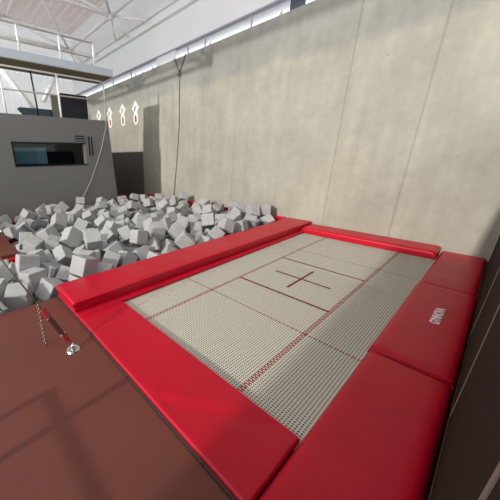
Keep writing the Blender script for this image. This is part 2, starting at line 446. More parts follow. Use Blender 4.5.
# ------------------------------------------------------------------ cabin
XC = -6.2
cb = thing('cabin', 'grey box cabin with a strip window behind the foam pit', 'cabin', (-7.5, -2, 0))
bm = bmesh.new(); YL = -5.2; YR = .70; ZT = 2.46; ZB = .06
wy0, wy1, wz0, wz1 = -1.86, -.02, 1.29, 1.86
YB = .86   # the right edge leans a little
for y0, y1, z0, z1 in ((YL, wy0, 0, ZT), (wy1, YR, 0, ZT), (wy0, wy1, 0, wz0), (wy0, wy1, wz1, ZT)):
    box(bm, (XC - .12, y0, z0), (XC, y1, z1))
box(bm, (-12.6, YR - .12, 0), (XC - .12, YR, ZT))
box(bm, (-12.6, YL, 0), (-12.5, YR - .12, ZT))
box(bm, (-12.5, YL, 0), (XC - .12, YL + .1, ZT))
box(bm, (-12.5, YL + .1, ZT - .1), (XC - .12, YR - .12, ZT))
for v in bm.verts:
    if v.co.y > YR - .13 and abs(v.co.y - wy1) > .01: v.co.y += .16 * (1 - v.co.z / ZT)
obj('shell', bm, M['cabin'], cb)
wf = thing('window', None, None); wf.parent = cb; wf.location = (0, 0, 0)
wf.matrix_parent_inverse = Matrix.Translation(-cb.location)
bpy.data.objects.remove(wf)
bm = bmesh.new()
box(bm, (XC - .12, wy0, wz1 - .03), (XC + .004, wy1, wz1 + .005)); box(bm, (XC - .12, wy0, wz0 - .005), (XC + .004, wy1, wz0 + .03))
box(bm, (XC - .12, wy0 - .005, wz0), (XC + .004, wy0 + .03, wz1))
wfr = obj('window_frame', bm, M['dark'], cb)
bx('reveal', (XC - .12, wy1 - .07, wz0), (XC + .004, wy1 + .0, wz1), M['reveal'], wfr)
bx('pane', (XC - .10, wy0 + .03, wz0 + .03), (XC - .094, wy1 - .07, wz1 - .03), M['glass'], wfr)
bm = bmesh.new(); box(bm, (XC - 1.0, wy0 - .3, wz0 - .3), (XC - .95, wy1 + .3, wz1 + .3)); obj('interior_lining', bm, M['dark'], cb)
b = bx('blind', (XC - .20, wy0 + .02, wz0 + .06), (XC - .17, -1.05, wz1 - .12), M['teal'], cb); b['label'] = 'slate blue blind'
bx('blind_edge', (XC - .168, -1.28, wz0 + .06), (XC - .164, -1.05, wz1 - .12), M['teal_light'], b)
for lo, hi in (((-.31, 2.015), (-.04, 2.045)), ((-.31, 1.955), (-.04, 1.985)), ((-.31, 1.90), (-.04, 1.915))):
    bx('vent_slot', (XC - .001, lo[0], lo[1]), (XC + .006, hi[0], hi[1]), M['dark'], cb)
for y0, y1 in ((.055, .095), (.135, .175)):
    bx('vent_slot', (XC - .001, y0, 1.53), (XC + .006, y1, 2.03), M['dark'], cb)

def rail(name, label, x, y0, y1, z0, ztop, zmid, posts, corner=False, m='rail', rr=.022):
    t = thing(name, label, 'railing', (x, (y0 + y1) / 2, z0))
    bm = bmesh.new()
    if corner: tube(bm, [(x, y0, ztop)] + [(x, y1 - .1 + .1 * math.sin(a), ztop - .1 + .1 * math.cos(a)) for a in [k * PI / 12 for k in range(7)]] + [(x, y1, z0)], rr)
    else: tube(bm, ((x, y0, ztop), (x, y1, ztop)), rr)
    obj('top_rail', bm, M[m], t)
    bm = bmesh.new(); tube(bm, ((x, y0, zmid), (x, y1, zmid)), rr * .8); obj('mid_rail', bm, M[m], t)
    for p in posts:
        bm = bmesh.new(); tube(bm, ((x, p, z0), (x, p, ztop)), rr * 1.1); obj('post', bm, M['white'] if m == 'rail' else M[m], t)
    return t
rail('guardrail', 'grey tube guardrail with rounded corner on the cabin roof', XC - .05, -3.8, .68, ZT, 3.42, 2.96, (-3.0, -1.83, -.58), True)
bd = thing('notice_board', 'large black board standing on the cabin roof behind the rail', 'board', (-6.6, -.1, ZT))
bx('panel', (-6.62, -.45, ZT + .03), (-6.57, .30, 3.09), M['board'], bd, .008)
bx('foot', (-6.70, -.40, ZT), (-6.48, -.35, ZT + .04), M['black'], bd); bx('foot', (-6.70, .2, ZT), (-6.48, .25, ZT + .04), M['black'], bd)
bx('backing_frame', (-6.64, -.46, ZT + .02), (-6.62, .31, 3.095), M['black'], bd)
bm = bmesh.new()
prof = [(-1.42, 2.70), (-.60, 2.70), (-.60, ZT), (-1.20, ZT)]
va = [bm.verts.new((-6.76, a, b)) for a, b in prof]; vb = [bm.verts.new((-7.1, a, b)) for a, b in prof]
bm.faces.new(va); bm.faces.new(vb[::-1])
for i in range(4): bm.faces.new((va[i], vb[i], vb[(i + 1) % 4], va[(i + 1) % 4]))
bevel(bm, .02, 2)
tag(obj('teal_block', bm, M['sofa']), 'dark teal slanted block lying on the cabin roof', 'mat')
ps = thing('post', 'grey-olive square post beside the black board on the cabin roof', 'post', (-6.6, -.58, ZT))
bx('shaft', (-6.66, -.66, ZT), (-6.56, -.50, 3.03), M['post'], ps, .008); bx('base_plate', (-6.72, -.72, ZT), (-6.50, -.46, ZT + .012), M['post'], ps)
bm = bmesh.new(); tube(bm, ((-6.5, -1.06, ZT), (-6.5, -1.10, 3.46)), .02)
tag(obj('strut', bm, M['black']), 'thin black upright on the cabin roof under the gallery slab', 'post')

# gallery slab above the cabin
gs = thing('gallery', 'grey steel gallery slab carried above the cabin', 'gallery', (-6.5, -2, 3.6))
bx('fascia', (XC - .04, -5.5, 3.57), (XC, .95, 3.75), M['slab'], gs, .006)
bx('deck', (-7.1, -5.5, 3.56), (XC - .04, .95, 3.72), M['soffit'], gs)
bx('end_plate', (-7.1, .95, 3.57), (XC, .97, 3.75), M['slab'], gs)
rail('guardrail', 'grey tube guardrail on the edge of the gallery slab', XC - .03, -5.0, .46, 3.75, 4.25, 3.93, (-3.9, -2.6, -1.33, -.42, .45))
bm = bmesh.new(); tube(bm, ((-6.9, -1.1, ZT), (-6.9, -1.1, 3.56)), .03)
for yy in (-4.5,): bx('post', (-7.0, yy, ZT), (-6.9, yy + .1, 3.56), M['post'], gs)
bm.free()

# ropes and cable
def rope(name, pts, r, m, label, parts=()):
    o = None
    bm = bmesh.new(); tube(bm, pts, r, 6); return tag(obj(name, bm, M[m], smooth=True), label, 'rope')
rope('hanging_rope', [(XC + .02, .64, 2.55), (XC + .02, .63, 2.3), (XC + .02, .55, 2.08), (XC + .02, .44, 1.75), (XC + .03, .26, 1.36), (XC + .05, .0, .85), (XC + .08, -.25, .5), (XC + .12, -.45, .25)], .017, 'rope', 'grey rope hanging in a curve down the cabin front')
hg = thing('rigging_line', 'thin line with a forked top hanging down the concrete wall', 'rope', (-5.2, 2.6, 3.7))
bm = bmesh.new(); tube(bm, [(-5.28, 2.60, 3.72), (-5.29, 2.60, 2.4), (-5.40, 2.60, 1.3), (-5.55, 2.60, .2)], .009, 6); obj('line', bm, M['rope_dark'], hg)
for x in (-5.5, -5.03):
    bm = bmesh.new(); tube(bm, [(-5.28, 2.60, 3.72), (x, 2.60, 4.12)], .014, 6); obj('sling', bm, M['rope_dark'], hg)
bx('shackle', (-5.35, 2.57, 3.66), (-5.24, 2.615, 3.74), M['rope_dark'], hg, .012)

# signs on the concrete wall
for x, z, w in ((-8.56, 3.09, 'second from the right'), (-7.66, 3.06, 'rightmost of the row'), (-9.6, 3.11, 'third from the right, just right of the railing'), (-10.6, 3.13, 'leftmost, seen through the roof railing')):
    t = thing('wall_sign', 'white pictogram sign high on concrete wall, ' + w, 'sign', (x, YW, z - .4), 'pictogram signs on the concrete wall')
    bm = bmesh.new(); box(bm, (-.17, -.012, -.17), (.17, 0, .17), rot=Matrix.Rotation(PI / 4, 3, 'Y'))
    d = obj('arrow_plate', bm, M['sign'], t); d.matrix_parent_inverse = Matrix(); d.location = (0, -.004, .47)
    bm = bmesh.new(); tube(bm, ((-.08, -.018, -.07), (.08, -.018, .06)), .018, 6); tube(bm, ((-.08, -.018, .08), (-.02, -.018, -.1)), .015, 6)
    e = obj('glyph', bm, M['sign_grey'], d); e.matrix_parent_inverse = Matrix()
    bm = bmesh.new(); disc(bm, (0, 0, 0), (0, 1, 0), 1, .02, 24)
    for v in bm.verts: v.co = (v.co.x * .16, v.co.y * .6, v.co.z * .22)
    q = obj('oval_plate', bm, M['sign'], t); q.matrix_parent_inverse = Matrix(); q.location = (0, -.008, .14)
    bm = bmesh.new(); disc(bm, (.0, -.014, .05), (0, 1, 0), .05, .006, 12); box(bm, (-.05, -.017, -.13), (.05, -.011, .02))
    e = obj('figure', bm, M['sign_red'], q); e.matrix_parent_inverse = Matrix()

# ------------------------------------------------------------------ roof space frame
sf = thing('space_frame', 'white tubular space frame under the roof', 'roof truss', (-7.4, 1.7, 5.5))
D = 3.45; low = {}; top = {}
for i in range(-1, 4):
    for j in range(-1, 1): low[i, j] = Vector((-7.4 - i * D + D * 0, 1.7 + j * D, 5.5))
for i in range(-1, 3):
    for j in range(-1, 1): top[i, j] = Vector((-7.4 - i * D - D / 2, 1.7 + j * D - D / 2, 6.72))
def member(name, a, b, r):
    if min(a.x, b.x) < -13 or min(a.y, b.y) < -6: return
    bm = bmesh.new(); tube(bm, (a, b), r, 8); obj(name, bm, M['white'], sf)
for (i, j), p in low.items():
    if (i + 1, j) in low: member('chord', p, low[i + 1, j], .06)
    if (i, j + 1) in low: member('chord', p, low[i, j + 1], .05)
    for di, dj in ((0, 0), (-1, 0), (0, 1), (-1, 1)):
        if (i + di, j + dj) in top: member('diagonal', p, top[i + di, j + dj], .04)
    if p.x > -13 and p.y > -6:
        bm = bmesh.new(); bmesh.ops.create_icosphere(bm, subdivisions=2, radius=.10, matrix=Matrix.Translation(p)); obj('node', bm, M['white'], sf, True)
    if j == 0 and p.x > -13:
        member('hanger', p, Vector((p.x, 2.32, 5.1)), .03); member('hanger', p, Vector((p.x, 1.7, 4.75)), .0001) if False else None
        member('hanger', p, Vector((p.x - .9, 2.35, 5.25)), .03); member('hanger', p, Vector((p.x + .9, 2.35, 5.25)), .03)
for (i, j), p in top.items():
    if (i + 1, j) in top: member('chord', p, top[i + 1, j], .04)
    if (i, j + 1) in top: member('chord', p, top[i, j + 1], .04)
for k, (a, b, w) in enumerate((((-.48, 4.94), (.75, 3.35), 'left'), ((1.95, 5.3), (1.0, 3.9), 'right'))):
    bm = bmesh.new(); tube(bm, ((-12.85, *a), (-12.85, *b)), .09, 8)
    tag(obj('wall_brace', bm, M['white']), 'white diagonal brace against the ribbed end wall, ' + w + ' one', 'brace', 'diagonal braces on the end wall')

# ------------------------------------------------------------------ anchor, guy wire, tensioner
an = thing('floor_anchor', 'shiny steel floor anchor on the brown floor', 'anchor', (-.578, -2.742, 0))
bm = bmesh.new(); disc(bm, (-.578, -2.742, .004), (0, 0, 1), .056, .008, 24, .050); obj('plate', bm, M['chrome'], an, False)
bm = bmesh.new(); ring(bm, (-.578, -2.742, .034), (.6, .8, 0), .024, .007); obj('eye', bm, M['chrome'], an)
bm = bmesh.new(); disc(bm, (-.578, -2.742, .014), (0, 0, 1), .02, .014, 16, .014); obj('boss', bm, M['steel'], an)
A = Vector((-.59, -2.747, .035)); Kp = Vector((-.785, -2.905, .405)); dv = (Kp - A)
ax = dv.normalized()
gt = thing('tensioner', 'red cable tensioner hooked to the floor anchor, with hanging chain', 'tensioner', A)
sd = ax.cross(Vector((0, 0, 1))).normalized()
def along(t, s=0): return A + ax * t + sd * s
bm = bmesh.new(); tube(bm, [along(.0), along(.03, .012), along(.05, .01), along(.07)], .009, 8); obj('hook', bm, M['hook_red'], gt)
bm = bmesh.new()
q3 = ax.to_track_quat('Z', 'Y').to_matrix()
for t0, t1, w in ((.055, .12, .022), (.30, .385, .026)):
    bm = bmesh.new(); c = along((t0 + t1) / 2); box(bm, c - Vector((w, w * .7, (t1 - t0) / 2)), c + Vector((w, w * .7, (t1 - t0) / 2)), rot=q3); bevel(bm, .006, 2); obj('end_block', bm, M['hook_red'], gt)
bm = bmesh.new(); c = along(.21); box(bm, c - Vector((.02, .012, .10)), c + Vector((.02, .012, .10)), rot=q3); bevel(bm, .005, 2)
o = obj('lever', bm, mat('dark_red_steel', (.055, .006, .007, 1), .4), gt); o['label'] = 'dark red lever'
for t in (.12, .30, .36):
    bm = bmesh.new(); disc(bm, along(t), sd, .012, .046, 14); obj('bolt', bm, M['chrome'], gt)
bm = bmesh.new()
cz = .40; k = 0; top_ = along(.44)
while cz > .02:
    ring(bm, (top_.x, top_.y, cz - .012), (1, 0, 0) if k % 2 else (0, 1, 0), .0125, .0034, 10, 5); cz -= .0185; k += 1
obj('chain', bm, mat('bronze_chain', (.30, .25, .20, 1), .4, .9), gt)
Bp = A + dv * (6.0 / .37 * .95)
bm = bmesh.new(); tube(bm, [along(.385), A + dv * 2.2, A + dv * 14.2], .006, 6)
o = obj('guy_wire', bm, M['rope_dark'], gt); o['label'] = 'thin dark steel cable'

# ------------------------------------------------------------------ foam cubes
CUBES = [
    (-1.7799, -2.9013, 0.0385, -0.6463, -0.4642, 0.518, -0.3138, 0.2244, 0.2244, 0.2244, 0, 'grey foam cube lying flat, first such from left, beside brown floor'),
    (-1.7624, -2.1283, 0.2071, 0.969, -0.1553, 0.0186, 0.1912, 0.234, 0.234, 0.234, 0, 'grey foam cube tilted, third such from left, along the red crash mat'),
    (-1.7964, -2.5473, -0.0157, -0.7972, 0.2245, 0.0913, 0.553, 0.234, 0.234, 0.234, 0, 'grey foam cube tilted, fourth such from left, beside brown floor'),
    (-2.04, -2.6761, 0.0806, -0.0415, 0.1721, -0.9842, -0.0023, 0.2387, 0.2387, 0.2387, 0, 'grey foam cube lying flat, second such from left, beside brown floor'),
    (-2.3163, -2.6609, 0.1981, -0.3773, 0.585, 0.4839, -0.5303, 0.2579, 0.2387, 0.191, 0, 'grey foam cube tilted, third such from left, beside brown floor'),
    (-2.7588, -1.8978, 0.3123, -0.3738, -0.6112, -0.6894, 0.107, 0.2387, 0.2387, 0.2387, 0, 'grey foam cube upended on corner, third such from left, one row behind crash mat'),
    (-2.4256, -1.6987, 0.3096, 0.9532, 0.054, 0.2781, -0.1054, 0.2579, 0.2387, 0.191, 0, 'grey foam cube tilted, sixth such from left, one row behind crash mat'),
    (-2.3503, -2.183, 0.1918, -0.5408, 0.0507, -0.4816, -0.6878, 0.2321, 0.2149, 0.1612, 0, 'grey foam cube upended on corner, second such from left, one row behind crash mat'),
    (-3.0355, -2.4095, 0.2094, 0.6205, 0.6794, 0.3849, 0.0733, 0.2244, 0.2244, 0.2244, 0, 'grey foam cube tilted, first such from left, one row behind crash mat'),
    (-2.2857, -0.57, 0.276, 0.683, 0.6892, -0.0542, -0.2356, 0.2387, 0.2387, 0.2387, 0, 'grey foam cube lying flat, fifth such from left, along the red crash mat'),
    (-2.1769, -1.0235, 0.2735, 0.9893, -0.1271, -0.0687, 0.0181, 0.2149, 0.2149, 0.2149, 0, 'grey foam cube lying flat, fourth such from left, along the red crash mat'),
    (-1.7954, -0.3616, 0.1525, -0.6791, -0.5228, -0.5152, -0.0117, 0.2579, 0.2387, 0.1791, 0, 'grey foam cube upended on corner, eighth such from left, along the red crash mat'),
    (-3.93, -1.7147, 0.3223, 0.6951, 0.1849, 0.4612, 0.5196, 0.2387, 0.2387, 0.2387, 0, 'grey foam cube upended on corner, third such from left, in mid pit'),
    (-1.7856, 0.6778, 0.222, 0.572, -0.0819, -0.3498, -0.7374, 0.234, 0.234, 0.234, 0, 'grey foam cube upended on corner, twelfth such from left, along the red crash mat'),
    (-1.9433, -1.6611, 0.11, 0.3624, -0.8041, -0.2643, 0.3901, 0.2149, 0.2149, 0.2149, 0, 'grey foam cube upended on corner, first such from left, along the red crash mat'),
    (-2.3139, -2.3999, 0.0016, -0.6726, -0.1616, -0.5803, 0.4299, 0.2244, 0.2244, 0.2244, 0, 'grey foam cube tilted, first such from left, along the red crash mat'),
    (-2.0006, -1.3871, 0.0152, -0.6854, 0.1461, 0.2774, 0.6572, 0.2244, 0.2244, 0.2244, 0, 'grey foam cube upended on corner, second such from left, along the red crash mat'),
    (-2.8173, -1.2485, 0.1758, -0.5346, 0.1196, -0.3986, -0.7355, 0.2387, 0.2387, 0.2387, 0, 'grey foam cube upended on corner, fourth such from left, one row behind crash mat'),
    (-2.1207, -0.2912, 0.2388, -0.3015, 0.8288, 0.1453, -0.4484, 0.234, 0.234, 0.234, 0, 'grey foam cube upended on corner, seventh such from left, along the red crash mat'),
    (-2.9872, -2.1174, 0.2066, 0.1149, -0.2992, -0.9373, 0.1373, 0.2321, 0.2149, 0.1612, 0, 'grey foam cube tilted, second such from left, one row behind crash mat'),
    (-2.1446, 0.5839, 0.2925, 0.1503, -0.3059, 0.9211, -0.1881, 0.2387, 0.2387, 0.2387, 0, 'grey foam cube tilted, eleventh such from left, along the red crash mat'),
    (-3.3728, -2.0927, 0.2448, 0.1741, 0.5893, -0.4627, 0.639, 0.234, 0.234, 0.234, 0, 'grey foam cube tilted, second such from left, in mid pit'),
    (-2.0677, -2.2728, -0.0339, 0.4607, 0.1941, 0.8209, -0.2759, 0.2244, 0.2244, 0.2244, 0, 'grey foam cube tilted, second such from left, along the red crash mat'),
    (-2.0329, -3.0669, 0.0262, -0.6424, 0.1694, -0.6299, -0.4023, 0.2579, 0.2387, 0.191, 0, 'grey foam cube tilted, first such from left, beside brown floor'),
    (-2.0063, -1.0897, 0.0096, -0.087, 0.4755, -0.0228, 0.8751, 0.2579, 0.2387, 0.191, 0, 'grey foam cube tilted, seventh such from left, along the red crash mat'),
    (-2.4834, -1.0826, 0.2458, 0.7841, -0.4658, 0.3556, 0.2044, 0.2424, 0.2244, 0.1908, 0, 'grey foam cube upended on corner, eighth such from left, one row behind crash mat'),
    (-2.3253, -3.0035, 0.0963, -0.3112, 0.3575, -0.8731, -0.1148, 0.2244, 0.2244, 0.2244, 0, 'grey foam cube upended on corner, second such from left, beside brown floor'),
    (-2.141, -0.7884, 0.0547, -0.3493, -0.2947, 0.1965, 0.8675, 0.2244, 0.2244, 0.2244, 0, 'grey foam cube upended on corner, third such from left, along the red crash mat'),
    (-2.2892, -1.4415, 0.088, 0.5248, 0.8396, -0.1125, 0.0835, 0.2387, 0.2387, 0.2387, 0, 'grey foam cube tilted, sixth such from left, along the red crash mat'),
    (-1.773, 1.1266, 0.1488, 0.6301, -0.0959, -0.1095, 0.7628, 0.234, 0.234, 0.234, 0, 'grey foam cube lying flat, seventh such from left, along the red crash mat'),
    (-1.7805, 0.3834, 0.1125, 0.2675, -0.885, 0.1421, -0.3536, 0.234, 0.234, 0.234, 0, 'grey foam cube upended on corner, eleventh such from left, along the red crash mat'),
    (-2.0917, 2.0034, 0.2959, -0.0415, 0.8299, -0.2781, -0.482, 0.2579, 0.2387, 0.2029, 0, 'grey foam cube tilted, fourteenth such from left, along the red crash mat'),
    (-4.4486, -1.1641, 0.2841, 0.8142, 0.1306, 0.1231, -0.5522, 0.234, 0.234, 0.234, 0, 'grey foam cube tilted, fourth such from left, one row before cabin'),
    (-3.7924, -1.3239, 0.2019, -0.1909, 0.393, -0.4146, 0.7983, 0.234, 0.234, 0.234, 0, 'grey foam cube upended on corner, fifth such from left, in mid pit'),
    (-2.5853, -2.5151, 0.1284, -0.6024, -0.2564, 0.7437, -0.1352, 0.234, 0.234, 0.234, 0, 'grey foam cube lying flat, third such from left, beside brown floor'),
    (-5.3935, -1.9534, 0.2441, 0.2529, 0.9423, 0.1603, -0.1499, 0.2244, 0.2244, 0.2244, 0, 'grey foam cube tilted, fourth such from left, along the cabin foot'),
    (-4.2214, -0.9776, 0.2539, -0.0617, 0.8003, -0.3535, 0.4803, 0.2321, 0.2149, 0.1826, 0, 'grey foam cube upended on corner, sixth such from left, in mid pit'),
    (-2.0825, 1.3088, 0.2281, -0.2142, 0.6353, 0.1363, -0.7294, 0.2387, 0.2387, 0.2387, 0, 'grey foam cube tilted, twelfth such from left, along the red crash mat'),
    (-1.7919, 1.4673, 0.1888, -0.4321, -0.3442, -0.7821, 0.2882, 0.2527, 0.234, 0.1755, 0, 'grey foam cube tilted, thirteenth such from left, along the red crash mat'),
    (-1.7829, -1.8477, -0.0004, 0.2242, -0.436, -0.8669, -0.0909, 0.2149, 0.2149, 0.2149, 0, 'grey foam cube tilted, fifth such from left, along the red crash mat'),
    (-1.99, 2.3121, 0.3161, 0.942, -0.0216, -0.0355, 0.333, 0.2387, 0.2387, 0.2387, 0, 'grey foam cube lying flat, ninth such from left, along the red crash mat'),
    (-3.5055, -0.9995, 0.2577, 0.1377, 0.0048, -0.9156, 0.3777, 0.2244, 0.2244, 0.2244, 0, 'grey foam cube upended on corner, seventh such from left, in mid pit'),
    (-3.1143, -1.0154, 0.2207, 0.0273, 0.0593, -0.8971, -0.4369, 0.2244, 0.2244, 0.2244, 0, 'grey foam cube upended on corner, fifth such from left, one row behind crash mat'),
    (-2.9532, -0.4414, 0.2909, 0.2996, 0.0591, 0.0698, 0.9497, 0.2149, 0.2149, 0.2149, 0, 'grey foam cube lying flat, second such from left, one row behind crash mat'),
    (-4.3358, -1.9595, 0.2153, 0.2014, 0.9702, -0.1249, 0.05, 0.2149, 0.2149, 0.2149, 1, 'dark blue-grey foam cube tilted, first such from left, in mid pit'),
    (-2.3513, 0.446, 0.1073, -0.4319, 0.2808, 0.835, 0.1934, 0.2387, 0.2387, 0.2387, 0, 'grey foam cube tilted, tenth such from left, one row behind crash mat'),
    (-3.8962, -2.3792, 0.216, -0.1578, -0.5276, 0.4337, 0.7132, 0.2321, 0.2149, 0.1826, 1, 'dark blue-grey foam cube upended on corner, first such from left, in mid pit'),
    (-5.2928, -1.2084, 0.3148, -0.7319, -0.3931, 0.0002, 0.5566, 0.234, 0.234, 0.234, 0, 'grey foam cube upended on corner, second such from left, one row before cabin'),
    (-2.4545, 0.1656, 0.248, -0.4394, 0.8072, -0.092, 0.3831, 0.2244, 0.2244, 0.2244, 0, 'grey foam cube upended on corner, fourteenth such from left, one row behind crash mat'),
    (-1.7894, 2.1664, 0.0746, 0.0226, -0.7695, 0.366, -0.5229, 0.234, 0.234, 0.234, 0, 'grey foam cube upended on corner, fourteenth such from left, along the red crash mat'),
    (-3.9058, 0.895, 0.31, 0.3716, -0.5582, -0.1408, 0.7284, 0.2387, 0.2387, 0.2387, 0, 'grey foam cube upended on corner, twelfth such from left, in mid pit'),
    (-2.6114, -0.4515, 0.2633, 0.7424, 0.484, 0.2959, -0.3565, 0.2579, 0.2387, 0.2029, 0, 'grey foam cube upended on corner, twelfth such from left, one row behind crash mat'),
    (-2.0235, 0.1641, 0.0635, 0.3423, -0.0361, -0.1206, 0.9311, 0.2149, 0.2149, 0.2149, 0, 'grey foam cube lying flat, sixth such from left, along the red crash mat'),
    (-3.4885, -2.4264, 0.1815, -0.2735, 0.1621, -0.7523, -0.5771, 0.2527, 0.234, 0.1989, 0, 'grey foam cube upended on corner, first such from left, in mid pit'),
    (-2.9159, 1.4188, 0.2612, -0.3554, -0.4953, -0.7889, 0.0776, 0.2244, 0.2244, 0.2244, 0, 'grey foam cube upended on corner, seventeenth such from left, one row behind crash mat'),
    (-4.2415, -0.0894, 0.2399, -0.8239, -0.2361, 0.0569, -0.5121, 0.2244, 0.2244, 0.2244, 0, 'grey foam cube tilted, seventh such from left, in mid pit'),
    (-4.6555, 0.3781, 0.2735, 0.8157, 0.5366, -0.1172, 0.1818, 0.2321, 0.2149, 0.1826, 0, 'grey foam cube tilted, seventh such from left, one row before cabin'),
    (-5.5766, -1.3411, 0.2764, 0.9915, 0.0425, 0.0294, 0.1198, 0.2244, 0.2244, 0.2244, 0, 'grey foam cube lying flat, first such from left, along the cabin foot'),
    (-2.6173, -0.1455, 0.2394, -0.1787, 0.5552, 0.1371, 0.8007, 0.2387, 0.2387, 0.2387, 0, 'grey foam cube tilted, eighth such from left, one row behind crash mat'),
    (-2.7611, 0.8692, 0.1509, -0.8411, -0.0345, 0.5395, -0.0183, 0.2244, 0.2244, 0.2244, 0, 'grey foam cube tilted, eleventh such from left, one row behind crash mat'),
    (-5.4763, -1.695, 0.1625, 0.1775, -0.8644, 0.3914, -0.261, 0.2527, 0.234, 0.1989, 0, 'grey foam cube upended on corner, first such from left, along the cabin foot'),
    (-2.0231, -0.4893, 0.0073, 0.1863, -0.0469, -0.527, 0.8279, 0.2149, 0.2149, 0.2149, 0, 'grey foam cube tilted, ninth such from left, along the red crash mat'),
    (-5.0158, 1.1845, 0.2224, 0.5548, 0.0771, -0.8009, 0.2117, 0.2244, 0.2244, 0.2244, 0, 'grey foam cube tilted, tenth such from left, one row before cabin'),
    (-2.9386, 0.2865, 0.2573, -0.7007, 0.3189, -0.3551, 0.5303, 0.2321, 0.2149, 0.1719, 0, 'grey foam cube tilted, ninth such from left, one row behind crash mat'),
    (-1.8136, -0.6893, -0.0284, 0.5912, -0.6298, -0.061, 0.5001, 0.2387, 0.2387, 0.2387, 0, 'grey foam cube upended on corner, fifth such from left, along the red crash mat'),
    (-4.6006, -0.1346, 0.236, -0.8969, 0.108, -0.3029, 0.3036, 0.2149, 0.2149, 0.2149, 0, 'grey foam cube upended on corner, seventh such from left, one row before cabin'),
    (-3.5022, 1.0875, 0.2339, 0.3922, 0.479, 0.4291, 0.6577, 0.2579, 0.2387, 0.191, 0, 'grey foam cube tilted, ninth such from left, in mid pit'),
    (-2.0829, -1.9907, 0.1693, 0.4925, 0.0388, -0.0308, 0.8689, 0.2321, 0.2149, 0.1612, 0, 'grey foam cube lying flat, second such from left, along the red crash mat'),
    (-3.4946, 0.3609, 0.1979, 0.7026, -0.0393, -0.0473, 0.709, 0.2424, 0.2244, 0.1683, 0, 'grey foam cube lying flat, first such from left, in mid pit'),
    (-5.8417, -2.3894, 0.1033, -0.0848, 0.7364, 0.2197, -0.6342, 0.234, 0.234, 0.234, 0, 'grey foam cube tilted, second such from left, along the cabin foot'),
    (-5.3217, -0.1604, 0.2548, 0.0064, 0.2145, -0.0079, -0.9767, 0.2579, 0.2387, 0.191, 0, 'grey foam cube tilted, sixth such from left, one row before cabin'),
    (-3.3822, 1.7769, 0.3148, -0.2616, 0.9631, -0.0144, -0.0618, 0.234, 0.234, 0.234, 0, 'grey foam cube tilted, fifth such from left, along concrete wall'),
    (-2.5954, -1.8107, 0.0527, 0.6057, -0.4435, 0.2234, 0.6217, 0.2424, 0.2244, 0.1908, 0, 'grey foam cube tilted, fourth such from left, one row behind crash mat'),
    (-4.4245, -2.2583, 0.2302, -0.7824, 0.1673, -0.5095, 0.3167, 0.234, 0.234, 0.234, 0, 'grey foam cube upended on corner, first such from left, one row before cabin'),
    (-4.7058, 2.2516, 0.3325, -0.2708, -0.5183, 0.0287, -0.8107, 0.2244, 0.2244, 0.2244, 0, 'grey foam cube tilted, second such from left, along concrete wall'),
    (-1.7342, 0.1054, 0.0103, 0.3538, -0.5996, 0.6416, 0.3218, 0.234, 0.234, 0.234, 0, 'grey foam cube tilted, tenth such from left, along the red crash mat'),
    (-2.6353, -2.8227, -0.0223, 0.2759, -0.7269, -0.541, -0.3208, 0.2527, 0.234, 0.1872, 0, 'grey foam cube upended on corner, third such from left, beside brown floor'),
    (-4.9111, -2.3889, 0.0235, 0.9595, 0.0431, -0.1447, 0.2378, 0.234, 0.234, 0.234, 0, 'grey foam cube tilted, second such from left, one row before cabin'),
    (-2.3045, -1.7626, 0.0562, 0.2642, -0.1887, -0.0127, 0.9457, 0.2149, 0.2149, 0.2149, 0, 'grey foam cube tilted, fourth such from left, along the red crash mat'),
    (-2.3302, -1.043, -0.0324, 0.5069, -0.0999, 0.0617, 0.854, 0.2579, 0.2387, 0.1791, 0, 'grey foam cube lying flat, third such from left, along the red crash mat'),
    (-3.279, 1.4853, 0.1886, 0.3843, -0.2004, -0.7656, -0.4754, 0.2149, 0.2149, 0.2149, 0, 'grey foam cube upended on corner, sixteenth such from left, one row behind crash mat'),
    (-5.7632, -0.5422, 0.3296, 0.6464, 0.659, 0.0819, -0.3758, 0.2244, 0.2244, 0.2244, 0, 'grey foam cube upended on corner, fourth such from left, along the cabin foot'),
    (-5.8268, 1.204, 0.2703, 0.8649, -0.0627, 0.4759, -0.1467, 0.2149, 0.2149, 0.2149, 0, 'grey foam cube upended on corner, seventh such from left, along the cabin foot'),
    (-2.8518, 2.3005, 0.2528, 0.9166, 0.1932, 0.1332, 0.3237, 0.2424, 0.2244, 0.1683, 0, 'grey foam cube tilted, seventh such from left, along concrete wall'),
    (-3.4691, 0.7885, 0.2339, 0.8046, 0.5756, 0.0146, 0.1451, 0.2321, 0.2149, 0.1826, 0, 'grey foam cube tilted, eighth such from left, in mid pit'),
    (-1.7361, -0.9953, 0.0123, -0.12, -0.6451, -0.7381, 0.1567, 0.2424, 0.2244, 0.1683, 0, 'grey foam cube tilted, eighth such from left, along the red crash mat'),
    (-5.3027, 0.166, 0.2362, 0.3395, -0.1408, -0.844, 0.3906, 0.2244, 0.2244, 0.2244, 0, 'grey foam cube upended on corner, sixth such from left, one row before cabin'),
    (-2.8242, -2.3122, 0.0186, 0.1346, 0.2932, 0.7801, -0.5361, 0.2149, 0.2149, 0.2149, 0, 'grey foam cube upended on corner, first such from left, one row behind crash mat'),
    (-1.7545, -2.2037, -0.0363, 0.1228, 0.0095, -0.1399, -0.9825, 0.234, 0.234, 0.234, 0, 'grey foam cube lying flat, first such from left, along the red crash mat'),
    (-4.8375, 1.4093, 0.3219, 0.3517, -0.0684, -0.6853, 0.634, 0.2579, 0.2387, 0.2029, 0, 'grey foam cube tilted, twelfth such from left, one row before cabin'),
    (-5.8251, -1.5008, 0.2382, 0.512, 0.3373, -0.7889, 0.0413, 0.2527, 0.234, 0.1755, 0, 'grey foam cube tilted, fifth such from left, along the cabin foot'),
